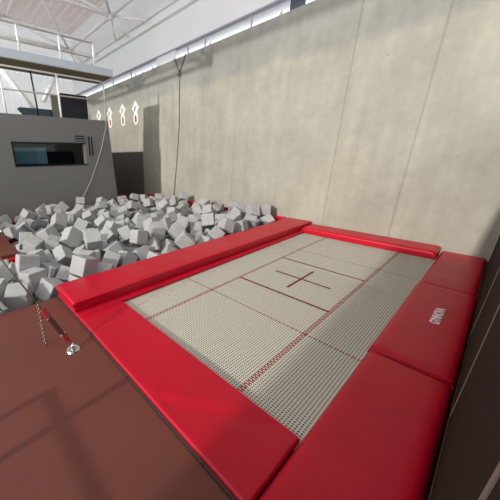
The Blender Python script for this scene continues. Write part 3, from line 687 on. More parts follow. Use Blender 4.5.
    (-4.124, -2.284, 0.2211, 0.3702, 0.5441, -0.6797, 0.3239, 0.2527, 0.234, 0.1872, 0, 'grey foam cube tilted, first such from left, in mid pit'),
    (-2.668, 1.5818, 0.0508, -0.4974, -0.0796, -0.6836, -0.5281, 0.2387, 0.2387, 0.2387, 0, 'grey foam cube upended on corner, nineteenth such from left, one row behind crash mat'),
    (-5.2661, -0.4072, 0.1346, 0.0688, -0.6674, -0.1389, 0.7284, 0.2244, 0.2244, 0.2244, 0, 'grey foam cube tilted, fifth such from left, one row before cabin'),
    (-3.2574, -0.7517, 0.1536, 0.8322, 0.2567, 0.4055, -0.2775, 0.2387, 0.2387, 0.2387, 0, 'grey foam cube upended on corner, sixth such from left, one row behind crash mat'),
    (-2.5897, -1.5094, 0.0519, 0.192, 0.1014, -0.6878, 0.6926, 0.2244, 0.2244, 0.2244, 0, 'grey foam cube tilted, seventh such from left, one row behind crash mat'),
    (-5.767, 1.4906, 0.2277, 0.4652, -0.1273, 0.0456, 0.8748, 0.234, 0.234, 0.234, 0, 'grey foam cube lying flat, third such from left, along the cabin foot'),
    (-3.1213, 1.9204, 0.2157, -0.639, -0.6674, -0.3815, 0.027, 0.2149, 0.2149, 0.2149, 0, 'grey foam cube tilted, sixth such from left, along concrete wall'),
    (-4.7191, 0.844, 0.0443, 0.9758, -0.0969, -0.0554, 0.1878, 0.2387, 0.2387, 0.2387, 0, 'grey foam cube lying flat, third such from left, one row before cabin'),
    (-2.3707, 1.8272, 0.2547, 0.658, 0.0467, 0.2675, 0.7023, 0.2321, 0.2149, 0.1612, 0, 'grey foam cube tilted, eighth such from left, along concrete wall'),
    (-4.1132, 1.3659, 0.2538, 0.4021, -0.0963, -0.7771, 0.4745, 0.2424, 0.2244, 0.1683, 0, 'grey foam cube upended on corner, thirteenth such from left, in mid pit'),
    (-3.3501, -0.2146, 0.2252, -0.0839, -0.3233, 0.5328, -0.7775, 0.2579, 0.2387, 0.1791, 0, 'grey foam cube upended on corner, eleventh such from left, in mid pit'),
    (-4.4157, -0.468, 0.1246, -0.3709, -0.3392, -0.8639, -0.0311, 0.2149, 0.2149, 0.2149, 0, 'grey foam cube upended on corner, fifth such from left, one row before cabin'),
    (-2.5292, 2.1791, 0.2282, 0.3759, -0.23, 0.6266, 0.6428, 0.2244, 0.2244, 0.2244, 0, 'grey foam cube upended on corner, third such from left, along concrete wall'),
    (-3.8143, -0.2449, 0.033, 0.2487, -0.0042, -0.3712, 0.8946, 0.2244, 0.2244, 0.2244, 0, 'grey foam cube upended on corner, ninth such from left, in mid pit'),
    (-5.2345, 0.4987, 0.2467, -0.5619, 0.1044, -0.7339, 0.3669, 0.2149, 0.2149, 0.2149, 0, 'grey foam cube upended on corner, eighth such from left, one row before cabin'),
    (-5.6561, 0.02, 0.2825, -0.2981, 0.4686, 0.7422, 0.3749, 0.234, 0.234, 0.234, 0, 'grey foam cube upended on corner, sixth such from left, along the cabin foot'),
    (-5.5658, -2.4193, -0.0104, 0.0386, 0.075, -0.1798, 0.9801, 0.2149, 0.2149, 0.2149, 0, 'grey foam cube tilted, first such from left, along the cabin foot'),
    (-5.523, -0.6704, 0.191, -0.27, -0.2674, 0.8514, 0.3614, 0.2244, 0.2244, 0.2244, 0, 'grey foam cube upended on corner, third such from left, along the cabin foot'),
    (-4.7427, -0.3777, 0.1189, -0.0308, 0.6907, 0.3983, -0.6028, 0.2527, 0.234, 0.1989, 0, 'grey foam cube upended on corner, fourth such from left, one row before cabin'),
    (-4.8783, -2.0839, 0.1126, 0.9718, 0.0709, 0.0814, 0.2098, 0.2387, 0.2387, 0.2387, 0, 'grey foam cube lying flat, first such from left, one row before cabin'),
    (-4.085, -0.2498, 0.0803, 0.0522, -0.3046, -0.9236, -0.2268, 0.2149, 0.2149, 0.2149, 0, 'grey foam cube tilted, sixth such from left, in mid pit'),
    (-2.0277, 0.481, 0.0079, -0.7987, -0.485, -0.3561, 0.0042, 0.2579, 0.2387, 0.191, 0, 'grey foam cube upended on corner, ninth such from left, along the red crash mat'),
    (-4.2523, 1.859, 0.1822, -0.6467, 0.5358, -0.3778, -0.3898, 0.2321, 0.2149, 0.1612, 0, 'grey foam cube tilted, third such from left, along concrete wall'),
    (-2.334, -0.4515, -0.0612, -0.3371, 0.4297, 0.1656, 0.8212, 0.2244, 0.2244, 0.2244, 0, 'grey foam cube upended on corner, fourth such from left, along the red crash mat'),
    (-3.2112, 2.16, 0.2022, 0.3841, 0.4055, 0.6005, 0.5722, 0.2149, 0.2149, 0.2149, 0, 'grey foam cube lying flat, first such from left, along concrete wall'),
    (-5.8298, 0.7889, 0.2799, 0.1585, -0.0111, -0.0311, 0.9868, 0.2579, 0.2387, 0.1791, 0, 'grey foam cube lying flat, second such from left, along the cabin foot'),
    (-4.4165, -1.404, 0.0604, -0.0324, -0.022, 0.9988, 0.0294, 0.2244, 0.2244, 0.2244, 0, 'grey foam cube lying flat, second such from left, one row before cabin'),
    (-2.5501, -2.2295, -0.0711, 0.1433, 0.9837, -0.0, -0.109, 0.2149, 0.2149, 0.2149, 0, 'grey foam cube tilted, third such from left, one row behind crash mat'),
    (-5.249, -2.3429, -0.0067, 0.7903, 0.509, -0.3279, -0.0941, 0.2387, 0.2387, 0.2387, 0, 'grey foam cube tilted, first such from left, one row before cabin'),
    (-5.814, -2.0297, 0.0402, -0.0639, -0.8177, 0.2799, -0.499, 0.2527, 0.234, 0.1872, 0, 'grey foam cube tilted, third such from left, along the cabin foot'),
    (-5.0237, 2.1778, 0.1843, -0.3157, 0.5648, -0.3166, 0.6936, 0.2149, 0.2149, 0.2149, 0, 'grey foam cube upended on corner, first such from left, along concrete wall'),
    (-2.5864, -1.214, -0.0441, -0.8563, 0.1586, -0.2761, 0.4067, 0.2387, 0.2387, 0.2387, 0, 'grey foam cube upended on corner, seventh such from left, one row behind crash mat'),
    (-3.2586, -0.4333, 0.0055, -0.3796, -0.9212, 0.0314, -0.0789, 0.2387, 0.2387, 0.2387, 0, 'grey foam cube upended on corner, tenth such from left, one row behind crash mat'),
    (-4.2114, 1.0443, 0.2603, 0.5688, -0.0076, 0.0131, 0.8223, 0.234, 0.234, 0.234, 0, 'grey foam cube lying flat, second such from left, in mid pit'),
    (-3.1261, -1.4634, 0.1389, 0.1388, 0.1895, -0.0207, 0.9718, 0.2387, 0.2387, 0.2387, 0, 'grey foam cube tilted, fifth such from left, one row behind crash mat'),
    (-2.7172, -0.9795, -0.0094, -0.3495, -0.3399, 0.8729, -0.0193, 0.234, 0.234, 0.234, 0, 'grey foam cube upended on corner, ninth such from left, one row behind crash mat'),
    (-3.9799, 1.7963, -0.0002, -0.3814, -0.1636, -0.1635, -0.895, 0.2149, 0.2149, 0.2149, 0, 'grey foam cube tilted, fourth such from left, along concrete wall'),
    (-4.0357, 2.1607, 0.0818, -0.7443, -0.3676, 0.501, 0.2447, 0.2244, 0.2244, 0.2244, 0, 'grey foam cube upended on corner, second such from left, along concrete wall'),
    (-5.2525, 0.9196, 0.1248, 0.6256, -0.542, 0.347, 0.441, 0.2149, 0.2149, 0.2149, 0, 'grey foam cube tilted, ninth such from left, one row before cabin'),
    (-2.3265, -2.7301, -0.1237, 0.0226, 0.4389, 0.64, -0.6303, 0.234, 0.234, 0.234, 0, 'grey foam cube upended on corner, fourth such from left, beside brown floor'),
    (-3.0831, -1.8346, 0.0755, 0.3229, 0.3087, 0.6781, 0.5837, 0.2527, 0.234, 0.1872, 0, 'grey foam cube lying flat, first such from left, one row behind crash mat'),
    (-1.8024, -3.0481, -0.238, 0.2658, -0.4183, -0.2193, -0.8404, 0.2579, 0.2387, 0.1791, 0, 'grey foam cube upended on corner, first such from left, beside brown floor'),
    (-2.0148, 1.9427, 0.0217, 0.9966, 0.013, 0.0402, 0.0711, 0.2321, 0.2149, 0.1612, 0, 'grey foam cube lying flat, eighth such from left, along the red crash mat'),
    (-2.0881, 2.254, 0.0273, 0.0083, -0.0146, -0.8566, 0.5157, 0.2149, 0.2149, 0.2149, 0, 'grey foam cube tilted, fifteenth such from left, along the red crash mat'),
    (-4.8531, 1.264, -0.002, 0.9747, 0.0273, -0.0943, 0.2008, 0.2149, 0.2149, 0.2149, 0, 'grey foam cube lying flat, fourth such from left, one row before cabin'),
    (-2.4768, -0.7606, -0.0208, 0.0272, 0.5234, -0.6533, 0.5463, 0.2387, 0.2387, 0.2387, 0, 'grey foam cube upended on corner, eleventh such from left, one row behind crash mat'),
    (-5.0191, 1.8551, 0.1802, 0.3153, 0.0431, -0.7386, 0.5943, 0.2149, 0.2149, 0.2149, 0, 'grey foam cube tilted, first such from left, along concrete wall'),
    (-4.048, -1.1401, 0.0568, -0.7181, 0.3744, 0.3723, 0.4534, 0.2387, 0.2387, 0.2387, 0, 'grey foam cube tilted, third such from left, in mid pit'),
    (-2.2763, 0.7676, 0.0438, -0.7563, 0.3092, -0.2255, -0.5306, 0.2527, 0.234, 0.1989, 0, 'grey foam cube upended on corner, tenth such from left, along the red crash mat'),
    (-5.7893, -0.3122, 0.0762, 0.8483, -0.1771, -0.3902, -0.3111, 0.234, 0.234, 0.234, 0, 'grey foam cube upended on corner, fifth such from left, along the cabin foot'),
    (-4.2734, -1.5695, 0.291, -0.3615, 0.8232, 0.3429, 0.2721, 0.2424, 0.2244, 0.1683, 0, 'grey foam cube upended on corner, fourth such from left, in mid pit'),
    (-2.6385, 0.345, 0.085, -0.4852, 0.2735, 0.7909, -0.2535, 0.2579, 0.2387, 0.191, 0, 'grey foam cube upended on corner, fifteenth such from left, one row behind crash mat'),
    (-5.2005, 1.4273, 0.2171, -0.013, 0.7806, -0.5876, -0.2125, 0.2579, 0.2387, 0.191, 0, 'grey foam cube tilted, eleventh such from left, one row before cabin'),
    (-2.874, 2.0016, 0.0201, 0.8833, 0.0623, 0.008, 0.4646, 0.234, 0.234, 0.234, 0, 'grey foam cube lying flat, second such from left, along concrete wall'),
    (-3.9525, -2.0965, 0.0885, 0.2324, -0.9199, -0.1116, -0.2955, 0.2424, 0.2244, 0.1795, 0, 'grey foam cube upended on corner, second such from left, in mid pit'),
    (-3.1851, 0.7659, 0.1031, -0.875, 0.299, -0.3752, 0.0648, 0.2149, 0.2149, 0.2149, 0, 'grey foam cube upended on corner, thirteenth such from left, one row behind crash mat'),
    (-4.0736, -0.8382, 0.025, 0.6143, 0.1685, -0.7598, -0.1302, 0.2387, 0.2387, 0.2387, 0, 'grey foam cube tilted, fourth such from left, in mid pit'),
    (-2.3058, -0.1618, 0.0557, -0.7225, 0.4667, -0.1723, -0.4801, 0.2527, 0.234, 0.1872, 0, 'grey foam cube upended on corner, sixth such from left, along the red crash mat'),
    (-2.3261, 2.1074, 0.1174, -0.8064, -0.1439, 0.4864, 0.304, 0.2527, 0.234, 0.1872, 0, 'grey foam cube upended on corner, thirteenth such from left, along the red crash mat'),
    (-2.9667, -2.904, -0.0504, 0.4673, 0.0151, -0.8827, -0.0481, 0.2387, 0.2387, 0.2387, 0, 'grey foam cube tilted, second such from left, beside brown floor'),
    (-4.8569, -1.1374, 0.1767, 0.6183, -0.1768, 0.0729, 0.7624, 0.2579, 0.2387, 0.2029, 0, 'grey foam cube tilted, third such from left, one row before cabin'),
    (-4.6038, 0.5377, 0.0245, 0.5768, 0.2343, -0.0411, -0.7815, 0.2387, 0.2387, 0.2387, 0, 'grey foam cube tilted, eighth such from left, one row before cabin'),
    (-3.5768, -0.604, 0.096, -0.9373, -0.1064, -0.3107, 0.1163, 0.2387, 0.2387, 0.2387, 0, 'grey foam cube upended on corner, eighth such from left, in mid pit'),
    (-4.6056, -0.8756, 0.2211, -0.3903, -0.2515, 0.5817, -0.6679, 0.2424, 0.2244, 0.1683, 0, 'grey foam cube upended on corner, third such from left, one row before cabin'),
    (-2.9993, 1.6352, 0.1102, -0.6318, 0.2599, -0.3034, -0.6642, 0.2387, 0.2387, 0.2387, 0, 'grey foam cube upended on corner, eighteenth such from left, one row behind crash mat'),
    (-4.2816, 0.2979, 0.0521, -0.0339, -0.408, -0.7446, -0.5272, 0.2579, 0.2387, 0.1791, 0, 'grey foam cube upended on corner, tenth such from left, in mid pit'),
    (-5.5456, -1.5021, -0.0312, 0.1897, 0.1015, -0.3796, 0.8998, 0.2424, 0.2244, 0.1908, 0, 'grey foam cube upended on corner, second such from left, along the cabin foot'),
    (-4.1833, -0.5127, -0.0061, -0.6341, -0.5801, 0.4677, -0.2064, 0.2387, 0.2387, 0.2387, 0, 'grey foam cube tilted, fifth such from left, in mid pit'),
    (-5.2827, -1.6769, -0.0144, 0.7335, 0.2693, 0.2625, 0.5662, 0.2149, 0.2149, 0.2149, 0, 'grey foam cube mostly buried, second such from left, one row before cabin'),
    (-4.4193, -0.169, -0.0065, 0.6622, 0.6784, 0.2824, -0.1465, 0.2244, 0.2244, 0.2244, 0, 'grey foam cube mostly buried, thirteenth such from left, one row before cabin'),
    (-2.3698, -2.967, -0.3131, -0.2389, -0.2578, -0.7272, 0.5896, 0.2424, 0.2244, 0.1795, 0, 'grey foam cube mostly buried, third such from left, beside brown floor'),
    (-4.073, -1.8136, 0.0389, 0.7202, -0.0368, -0.3714, 0.5848, 0.2244, 0.2244, 0.2244, 0, 'grey foam cube mostly buried, sixth such from left, in mid pit'),
    (-1.8069, -2.665, -0.268, -0.9103, 0.1938, -0.1027, 0.3512, 0.2387, 0.2387, 0.2387, 0, 'grey foam cube mostly buried, eighth such from left, beside brown floor'),
    (-4.9106, 0.5427, 0.1565, 0.0425, -0.3278, 0.5571, 0.7618, 0.2321, 0.2149, 0.1719, 0, 'grey foam cube mostly buried, twentieth such from left, one row before cabin'),
    (-2.3843, 1.2248, 0.032, 0.6736, -0.1132, -0.647, -0.3389, 0.2321, 0.2149, 0.1719, 0, 'grey foam cube mostly buried, nineteenth such from left, one row behind crash mat'),
    (-2.9807, -0.4975, 0.0427, 0.155, -0.8069, -0.5469, -0.1607, 0.2321, 0.2149, 0.1612, 0, 'grey foam cube mostly buried, eighth such from left, one row behind crash mat'),
    (-2.0922, -2.5179, -0.2471, -0.0456, -0.7791, -0.4778, -0.4032, 0.2244, 0.2244, 0.2244, 0, 'grey foam cube mostly buried, seventh such from left, beside brown floor'),
    (-2.9887, -0.8346, -0.0432, 0.8659, 0.0349, 0.1667, 0.4704, 0.2387, 0.2387, 0.2387, 0, 'grey foam cube mostly buried, sixth such from left, one row behind crash mat'),
    (-3.0054, -2.1, -0.053, -0.2202, 0.6631, 0.2604, 0.6664, 0.2321, 0.2149, 0.1612, 0, 'grey foam cube mostly buried, second such from left, one row behind crash mat'),
    (-2.055, -2.8712, -0.2789, 0.1472, -0.14, 0.1836, 0.9618, 0.234, 0.234, 0.234, 0, 'grey foam cube mostly buried, fifth such from left, beside brown floor'),
    (-4.4579, 0.0895, 0.0961, 0.5308, 0.7675, -0.3399, 0.1169, 0.2527, 0.234, 0.1872, 0, 'grey foam cube mostly buried, sixteenth such from left, one row before cabin'),
    (-2.8484, -0.251, 0.0003, 0.8018, 0.0782, 0.5516, -0.2164, 0.2387, 0.2387, 0.2387, 0, 'grey foam cube mostly buried, ninth such from left, one row behind crash mat'),
    (-4.111, -1.4928, 0.02, 0.5233, -0.059, -0.0268, 0.8497, 0.2387, 0.2387, 0.2387, 0, 'grey foam cube mostly buried, ninth such from left, in mid pit'),
    (-3.5911, 1.2843, -0.0315, 0.4421, 0.5495, -0.7072, -0.0485, 0.2387, 0.2387, 0.2387, 0, 'grey foam cube mostly buried, twenty-seventh such from left, in mid pit'),
    (-4.0138, 0.4406, 0.0174, -0.1977, -0.2503, -0.6382, -0.7006, 0.2149, 0.2149, 0.2149, 0, 'grey foam cube mostly buried, twenty-second such from left, in mid pit'),
    (-3.4537, -1.4694, -0.047, 0.5617, -0.1838, -0.7605, -0.2689, 0.2387, 0.2387, 0.2387, 0, 'grey foam cube mostly buried, tenth such from left, in mid pit'),
    (-5.534, 0.7082, 0.1689, -0.0428, 0.171, -0.0427, 0.9834, 0.2387, 0.2387, 0.2387, 0, 'grey foam cube mostly buried, sixth such from left, along the cabin foot'),
    (-4.7054, -1.6773, -0.0312, 0.3884, 0.0918, -0.8967, -0.1916, 0.234, 0.234, 0.234, 0, 'grey foam cube mostly buried, third such from left, one row before cabin'),
    (-3.0767, 1.0946, 0.0465, -0.4439, 0.4538, -0.2246, -0.7393, 0.2424, 0.2244, 0.1908, 0, 'grey foam cube mostly buried, sixteenth such from left, one row behind crash mat'),
    (-4.6095, 1.1074, -0.0946, 0.4335, -0.1898, 0.1946, -0.8592, 0.2149, 0.2149, 0.2149, 0, 'grey foam cube mostly buried, twenty-second such from left, one row before cabin'),
    (-5.439, 1.3562, -0.0085, 0.5972, -0.0328, 0.7231, -0.3455, 0.2579, 0.2387, 0.191, 0, 'grey foam cube mostly buried, eighth such from left, along the cabin foot'),
    (-3.7739, 2.3186, 0.2259, -0.5236, 0.7247, 0.3969, -0.2078, 0.2149, 0.2149, 0.2149, 0, 'grey foam cube mostly buried, seventh such from left, along concrete wall'),
    (-4.284, 0.6543, -0.0456, 0.9504, 0.0295, 0.1118, 0.2886, 0.234, 0.234, 0.234, 0, 'grey foam cube mostly buried, twenty-first such from left, in mid pit'),
    (-2.4462, -2.5276, -0.3012, -0.0586, 0.7656, -0.3225, 0.5536, 0.2424, 0.2244, 0.1795, 0, 'grey foam cube mostly buried, sixth such from left, beside brown floor'),
    (-5.8653, 2.2169, 0.178, 0.7316, -0.103, 0.0532, 0.6718, 0.2244, 0.2244, 0.2244, 0, 'grey foam cube mostly buried, ninth such from left, along the cabin foot'),
    (-3.7448, 0.3543, 0.0036, -0.1194, -0.9743, 0.1402, 0.1299, 0.234, 0.234, 0.234, 0, 'grey foam cube mostly buried, twenty-third such from left, in mid pit'),
    (-2.7828, -1.993, -0.0366, -0.2005, 0.4337, 0.3527, 0.8045, 0.2579, 0.2387, 0.191, 0, 'grey foam cube mostly buried, fourth such from left, one row behind crash mat'),
    (-4.7397, 2.3553, -0.0307, 0.7012, 0.0453, 0.0003, 0.7115, 0.2387, 0.2387, 0.2387, 0, 'grey foam cube mostly buried, fifth such from left, along concrete wall'),
    (-3.0107, 2.298, -0.0008, 0.6744, -0.4736, 0.564, 0.0531, 0.2149, 0.2149, 0.2149, 0, 'grey foam cube mostly buried, tenth such from left, along concrete wall'),
    (-2.148, 1.0441, 0.0586, 0.1672, 0.39, 0.5801, -0.6953, 0.2387, 0.2387, 0.2387, 0, 'grey foam cube mostly buried, sixth such from left, along the red crash mat'),
    (-5.837, -1.3526, -0.0525, -0.0909, 0.1243, -0.9165, -0.3692, 0.2424, 0.2244, 0.1908, 0, 'grey foam cube mostly buried, second such from left, along the cabin foot'),
    (-5.3079, 2.1268, 0.1429, -0.0541, 0.7677, 0.5803, -0.2663, 0.2244, 0.2244, 0.2244, 0, 'grey foam cube mostly buried, first such from left, along concrete wall'),
    (-4.6748, 1.7991, 0.1372, -0.0651, 0.2555, -0.4401, 0.8584, 0.2424, 0.2244, 0.1908, 0, 'grey foam cube mostly buried, second such from left, along concrete wall'),
    (-1.7518, -1.5104, -0.1098, 0.0387, 0.1543, 0.2882, 0.9443, 0.2424, 0.2244, 0.1795, 0, 'grey foam cube mostly buried, second such from left, along the red crash mat'),
    (-3.5334, -0.307, -0.0355, -0.7445, -0.0164, -0.6144, 0.2607, 0.2387, 0.2387, 0.2387, 0, 'grey foam cube mostly buried, seventeenth such from left, in mid pit'),
    (-4.3271, -1.7076, -0.0343, 0.1017, -0.3422, -0.659, 0.662, 0.2387, 0.2387, 0.2387, 0, 'grey foam cube mostly buried, fifth such from left, in mid pit'),
    (-4.4869, -1.9627, -0.0365, -0.671, 0.4153, 0.1586, -0.5935, 0.234, 0.234, 0.234, 0, 'grey foam cube mostly buried, first such from left, one row before cabin'),
    (-5.5478, 0.1765, -0.0405, -0.248, 0.0439, -0.4098, -0.8767, 0.2321, 0.2149, 0.1719, 0, 'grey foam cube mostly buried, fourth such from left, along the cabin foot'),
    (-3.7853, -1.5929, 0.0358, 0.7142, -0.3016, -0.4511, 0.4421, 0.2244, 0.2244, 0.2244, 0, 'grey foam cube mostly buried, eighth such from left, in mid pit'),
    (-2.8342, 0.0845, -0.0134, 0.6553, 0.4978, -0.4306, -0.3705, 0.2387, 0.2387, 0.2387, 0, 'grey foam cube mostly buried, eleventh such from left, one row behind crash mat'),
    (-4.9541, 0.6874, -0.1167, -0.5639, -0.303, 0.2783, -0.7161, 0.2527, 0.234, 0.1989, 0, 'grey foam cube mostly buried, nineteenth such from left, one row before cabin'),
    (-2.2768, -1.3521, -0.1813, 0.0164, 0.6604, -0.4329, 0.6134, 0.2387, 0.2387, 0.2387, 0, 'grey foam cube mostly buried, first such from left, along the red crash mat'),
    (-5.8452, 1.6509, -0.0032, 0.5615, -0.2374, 0.4303, 0.6657, 0.2149, 0.2149, 0.2149, 0, 'grey foam cube mostly buried, seventh such from left, along the cabin foot'),
    (-5.3255, -1.3657, 0.0421, 0.2192, -0.2243, -0.8498, 0.4236, 0.2321, 0.2149, 0.1719, 0, 'grey foam cube mostly buried, fourth such from left, one row before cabin'),
    (-2.3763, -1.9867, -0.0353, 0.1896, 0.2013, -0.1064, 0.9551, 0.2149, 0.2149, 0.2149, 0, 'grey foam cube mostly buried, third such from left, one row behind crash mat'),
    (-3.7909, -0.8476, -0.0659, 0.0043, -0.1304, 0.4741, -0.8708, 0.2244, 0.2244, 0.2244, 0, 'grey foam cube mostly buried, thirteenth such from left, in mid pit'),
    (-2.7501, -0.6444, 0.0248, 0.474, -0.3334, 0.7666, 0.2766, 0.2579, 0.2387, 0.2029, 0, 'grey foam cube mostly buried, seventh such from left, one row behind crash mat'),
    (-4.9738, -0.5744, -0.0371, 0.4237, -0.2867, 0.0716, 0.8563, 0.2244, 0.2244, 0.2244, 0, 'grey foam cube mostly buried, tenth such from left, one row before cabin'),
    (-4.5357, 2.1265, 0.1105, -0.6399, -0.1869, 0.7195, -0.1949, 0.2527, 0.234, 0.1989, 0, 'grey foam cube mostly buried, fourth such from left, along concrete wall'),
    (-3.474, 1.6142, 0.0504, 0.2716, -0.8633, -0.2846, 0.3161, 0.2424, 0.2244, 0.1683, 0, 'grey foam cube mostly buried, thirtieth such from left, in mid pit'),
    (-1.9296, 0.8323, -0.0402, -0.3576, 0.7939, 0.0978, 0.482, 0.2387, 0.2387, 0.2387, 0, 'grey foam cube mostly buried, eighth such from left, along the red crash mat'),
    (-1.7519, -3.2131, 0.0763, -0.3603, 0.469, -0.4203, 0.6882, 0.2149, 0.2149, 0.2149, 0, 'grey foam cube mostly buried, first such from left, beside brown floor'),
    (-4.297, 0.9979, -0.0491, -0.363, -0.6629, -0.621, 0.2079, 0.2244, 0.2244, 0.2244, 0, 'grey foam cube mostly buried, twenty-fourth such from left, in mid pit'),
    (-3.3537, 1.0226, -0.0106, 0.937, 0.0032, -0.0741, 0.3414, 0.2579, 0.2387, 0.191, 0, 'grey foam cube mostly buried, twenty-eighth such from left, in mid pit'),
    (-4.3025, 2.2977, -0.0389, 0.9416, -0.0635, 0.1278, 0.3048, 0.2321, 0.2149, 0.1719, 0, 'grey foam cube mostly buried, sixth such from left, along concrete wall'),
    (-3.9958, 1.0076, -0.0373, -0.3517, 0.0137, -0.6643, -0.6594, 0.2149, 0.2149, 0.2149, 0, 'grey foam cube mostly buried, twenty-fifth such from left, in mid pit'),
    (-4.742, -0.0839, 0.0171, 0.2782, -0.2682, -0.687, -0.6154, 0.2321, 0.2149, 0.1826, 0, 'grey foam cube mostly buried, twelfth such from left, one row before cabin'),
    (-2.5707, 0.6237, -0.0683, -0.9231, 0.2535, 0.127, -0.2597, 0.2244, 0.2244, 0.2244, 0, 'grey foam cube mostly buried, fifteenth such from left, one row behind crash mat'),
    (-2.284, 0.1242, -0.0229, 0.5407, -0.4937, 0.426, -0.5314, 0.2149, 0.2149, 0.2149, 0, 'grey foam cube mostly buried, fifth such from left, along the red crash mat'),
    (-5.27, 1.685, 0.009, -0.2858, 0.5893, -0.4422, -0.6128, 0.2527, 0.234, 0.1872, 0, 'grey foam cube mostly buried, twenty-third such from left, one row before cabin'),
    (-5.1449, 1.2813, -0.0458, 0.49, 0.5903, -0.2104, -0.606, 0.2149, 0.2149, 0.2149, 0, 'grey foam cube mostly buried, twenty-first such from left, one row before cabin'),
    (-4.6254, 1.4771, 0.0341, -0.7423, -0.0052, -0.6694, 0.0293, 0.234, 0.234, 0.234, 0, 'grey foam cube mostly buried, twenty-fifth such from left, one row before cabin'),
    (-5.8562, 0.2157, 0.1509, 0.4675, -0.5902, -0.5865, 0.2986, 0.2321, 0.2149, 0.1719, 0, 'grey foam cube mostly buried, third such from left, along the cabin foot'),
    (-3.1781, -2.3169, -0.0396, 0.419, -0.5639, -0.0858, 0.7064, 0.2149, 0.2149, 0.2149, 0, 'grey foam cube mostly buried, first such from left, one row behind crash mat'),
    (-3.5912, 2.0586, 0.2208, 0.092, -0.1411, 0.1033, 0.9803, 0.2149, 0.2149, 0.2149, 0, 'grey foam cube mostly buried, eighth such from left, along concrete wall'),
    (-4.9917, 1.5367, 0.0225, -0.6517, -0.3136, -0.0332, 0.6898, 0.234, 0.234, 0.234, 0, 'grey foam cube mostly buried, twenty-fourth such from left, one row before cabin'),
    (-3.2206, 2.0912, -0.0228, 0.9945, -0.0056, 0.1038, 0.0118, 0.2424, 0.2244, 0.1795, 0, 'grey foam cube mostly buried, ninth such from left, along concrete wall'),
    (-4.3908, -0.85, -0.0369, 0.4486, 0.7683, -0.2615, 0.3744, 0.234, 0.234, 0.234, 0, 'grey foam cube mostly buried, eighth such from left, one row before cabin'),
    (-1.9792, -0.1628, -0.0518, -0.5256, -0.2023, -0.2277, 0.7943, 0.2387, 0.2387, 0.2387, 0, 'grey foam cube mostly buried, fourth such from left, along the red crash mat'),
    (-3.5899, -2.1658, 0.0358, -0.0977, 0.0182, 0.8909, -0.4432, 0.2149, 0.2149, 0.2149, 0, 'grey foam cube mostly buried, first such from left, in mid pit'),
    (-3.3093, -1.9885, -0.0503, -0.188, -0.3987, -0.443, 0.7807, 0.2149, 0.2149, 0.2149, 0, 'grey foam cube mostly buried, fourth such from left, in mid pit'),
    (-3.338, -1.175, 0.0284, 0.6035, -0.212, -0.7679, 0.0346, 0.2527, 0.234, 0.1755, 0, 'grey foam cube mostly buried, twelfth such from left, in mid pit'),
    (-5.2253, -1.0477, 0.0756, -0.4682, 0.2771, -0.8158, -0.196, 0.234, 0.234, 0.234, 0, 'grey foam cube mostly buried, fifth such from left, one row before cabin'),
    (-2.5322, 0.9465, -0.0227, -0.5564, -0.5752, 0.5382, -0.2646, 0.2387, 0.2387, 0.2387, 0, 'grey foam cube mostly buried, seventeenth such from left, one row behind crash mat'),
    (-2.5883, -0.3426, -0.0812, 0.3719, 0.2374, -0.4665, -0.7666, 0.2424, 0.2244, 0.1683, 0, 'grey foam cube mostly buried, tenth such from left, one row behind crash mat'),
    (-3.7903, -1.986, -0.3292, -0.4705, -0.6061, 0.4906, -0.413, 0.2579, 0.2387, 0.1791, 0, 'grey foam cube mostly buried, third such from left, in mid pit'),
    (-3.7051, 1.6162, -0.1042, 0.0605, 0.9301, -0.3293, -0.1512, 0.2321, 0.2149, 0.1826, 0, 'grey foam cube mostly buried, twenty-ninth such from left, in mid pit'),
    (-4.9817, 0.3732, -0.0768, 0.6697, -0.59, -0.4387, -0.1049, 0.2244, 0.2244, 0.2244, 0, 'grey foam cube mostly buried, eighteenth such from left, one row before cabin'),
    (-3.2389, 0.4541, 0.0502, 0.4836, 0.8678, 0.1049, -0.045, 0.2579, 0.2387, 0.191, 0, 'grey foam cube mostly buried, thirteenth such from left, one row behind crash mat'),
    (-4.6386, -1.1768, -0.0585, -0.7467, 0.2241, -0.6042, -0.1646, 0.2579, 0.2387, 0.1791, 0, 'grey foam cube mostly buried, sixth such from left, one row before cabin'),
    (-2.9526, 0.6593, -0.0265, -0.0111, 0.4672, 0.7686, 0.4368, 0.234, 0.234, 0.234, 0, 'grey foam cube mostly buried, fourteenth such from left, one row behind crash mat'),
    (-2.1145, 1.3277, -0.0853, -0.7645, 0.1696, -0.3223, 0.5319, 0.2149, 0.2149, 0.2149, 0, 'grey foam cube mostly buried, ninth such from left, along the red crash mat'),
    (-2.6494, -2.7519, -0.3309, -0.5129, 0.5711, 0.318, 0.5565, 0.2387, 0.2387, 0.2387, 0, 'grey foam cube mostly buried, fourth such from left, beside brown floor'),
    (-2.1059, -3.1816, -0.361, 0.5375, 0.0317, -0.0845, 0.8384, 0.2149, 0.2149, 0.2149, 0, 'grey foam cube mostly buried, second such from left, beside brown floor'),
    (-2.2849, 1.84, -0.0351, 0.7082, 0.1187, -0.1829, 0.6715, 0.2527, 0.234, 0.1755, 0, 'grey foam cube mostly buried, tenth such from left, along the red crash mat'),
    (-5.2457, 0.6557, 0.001, 0.8207, 0.0347, 0.4951, 0.283, 0.2527, 0.234, 0.1755, 0, 'grey foam cube mostly buried, seventeenth such from left, one row before cabin'),
    (-4.9649, -1.1422, -0.1222, 0.7583, 0.0054, 0.0692, 0.6482, 0.2387, 0.2387, 0.2387, 0, 'grey foam cube mostly buried, seventh such from left, one row before cabin'),
    (-3.9936, 0.0978, -0.0024, 0.8555, -0.055, -0.3612, 0.367, 0.2579, 0.2387, 0.1791, 0, 'grey foam cube mostly buried, eighteenth such from left, in mid pit'),
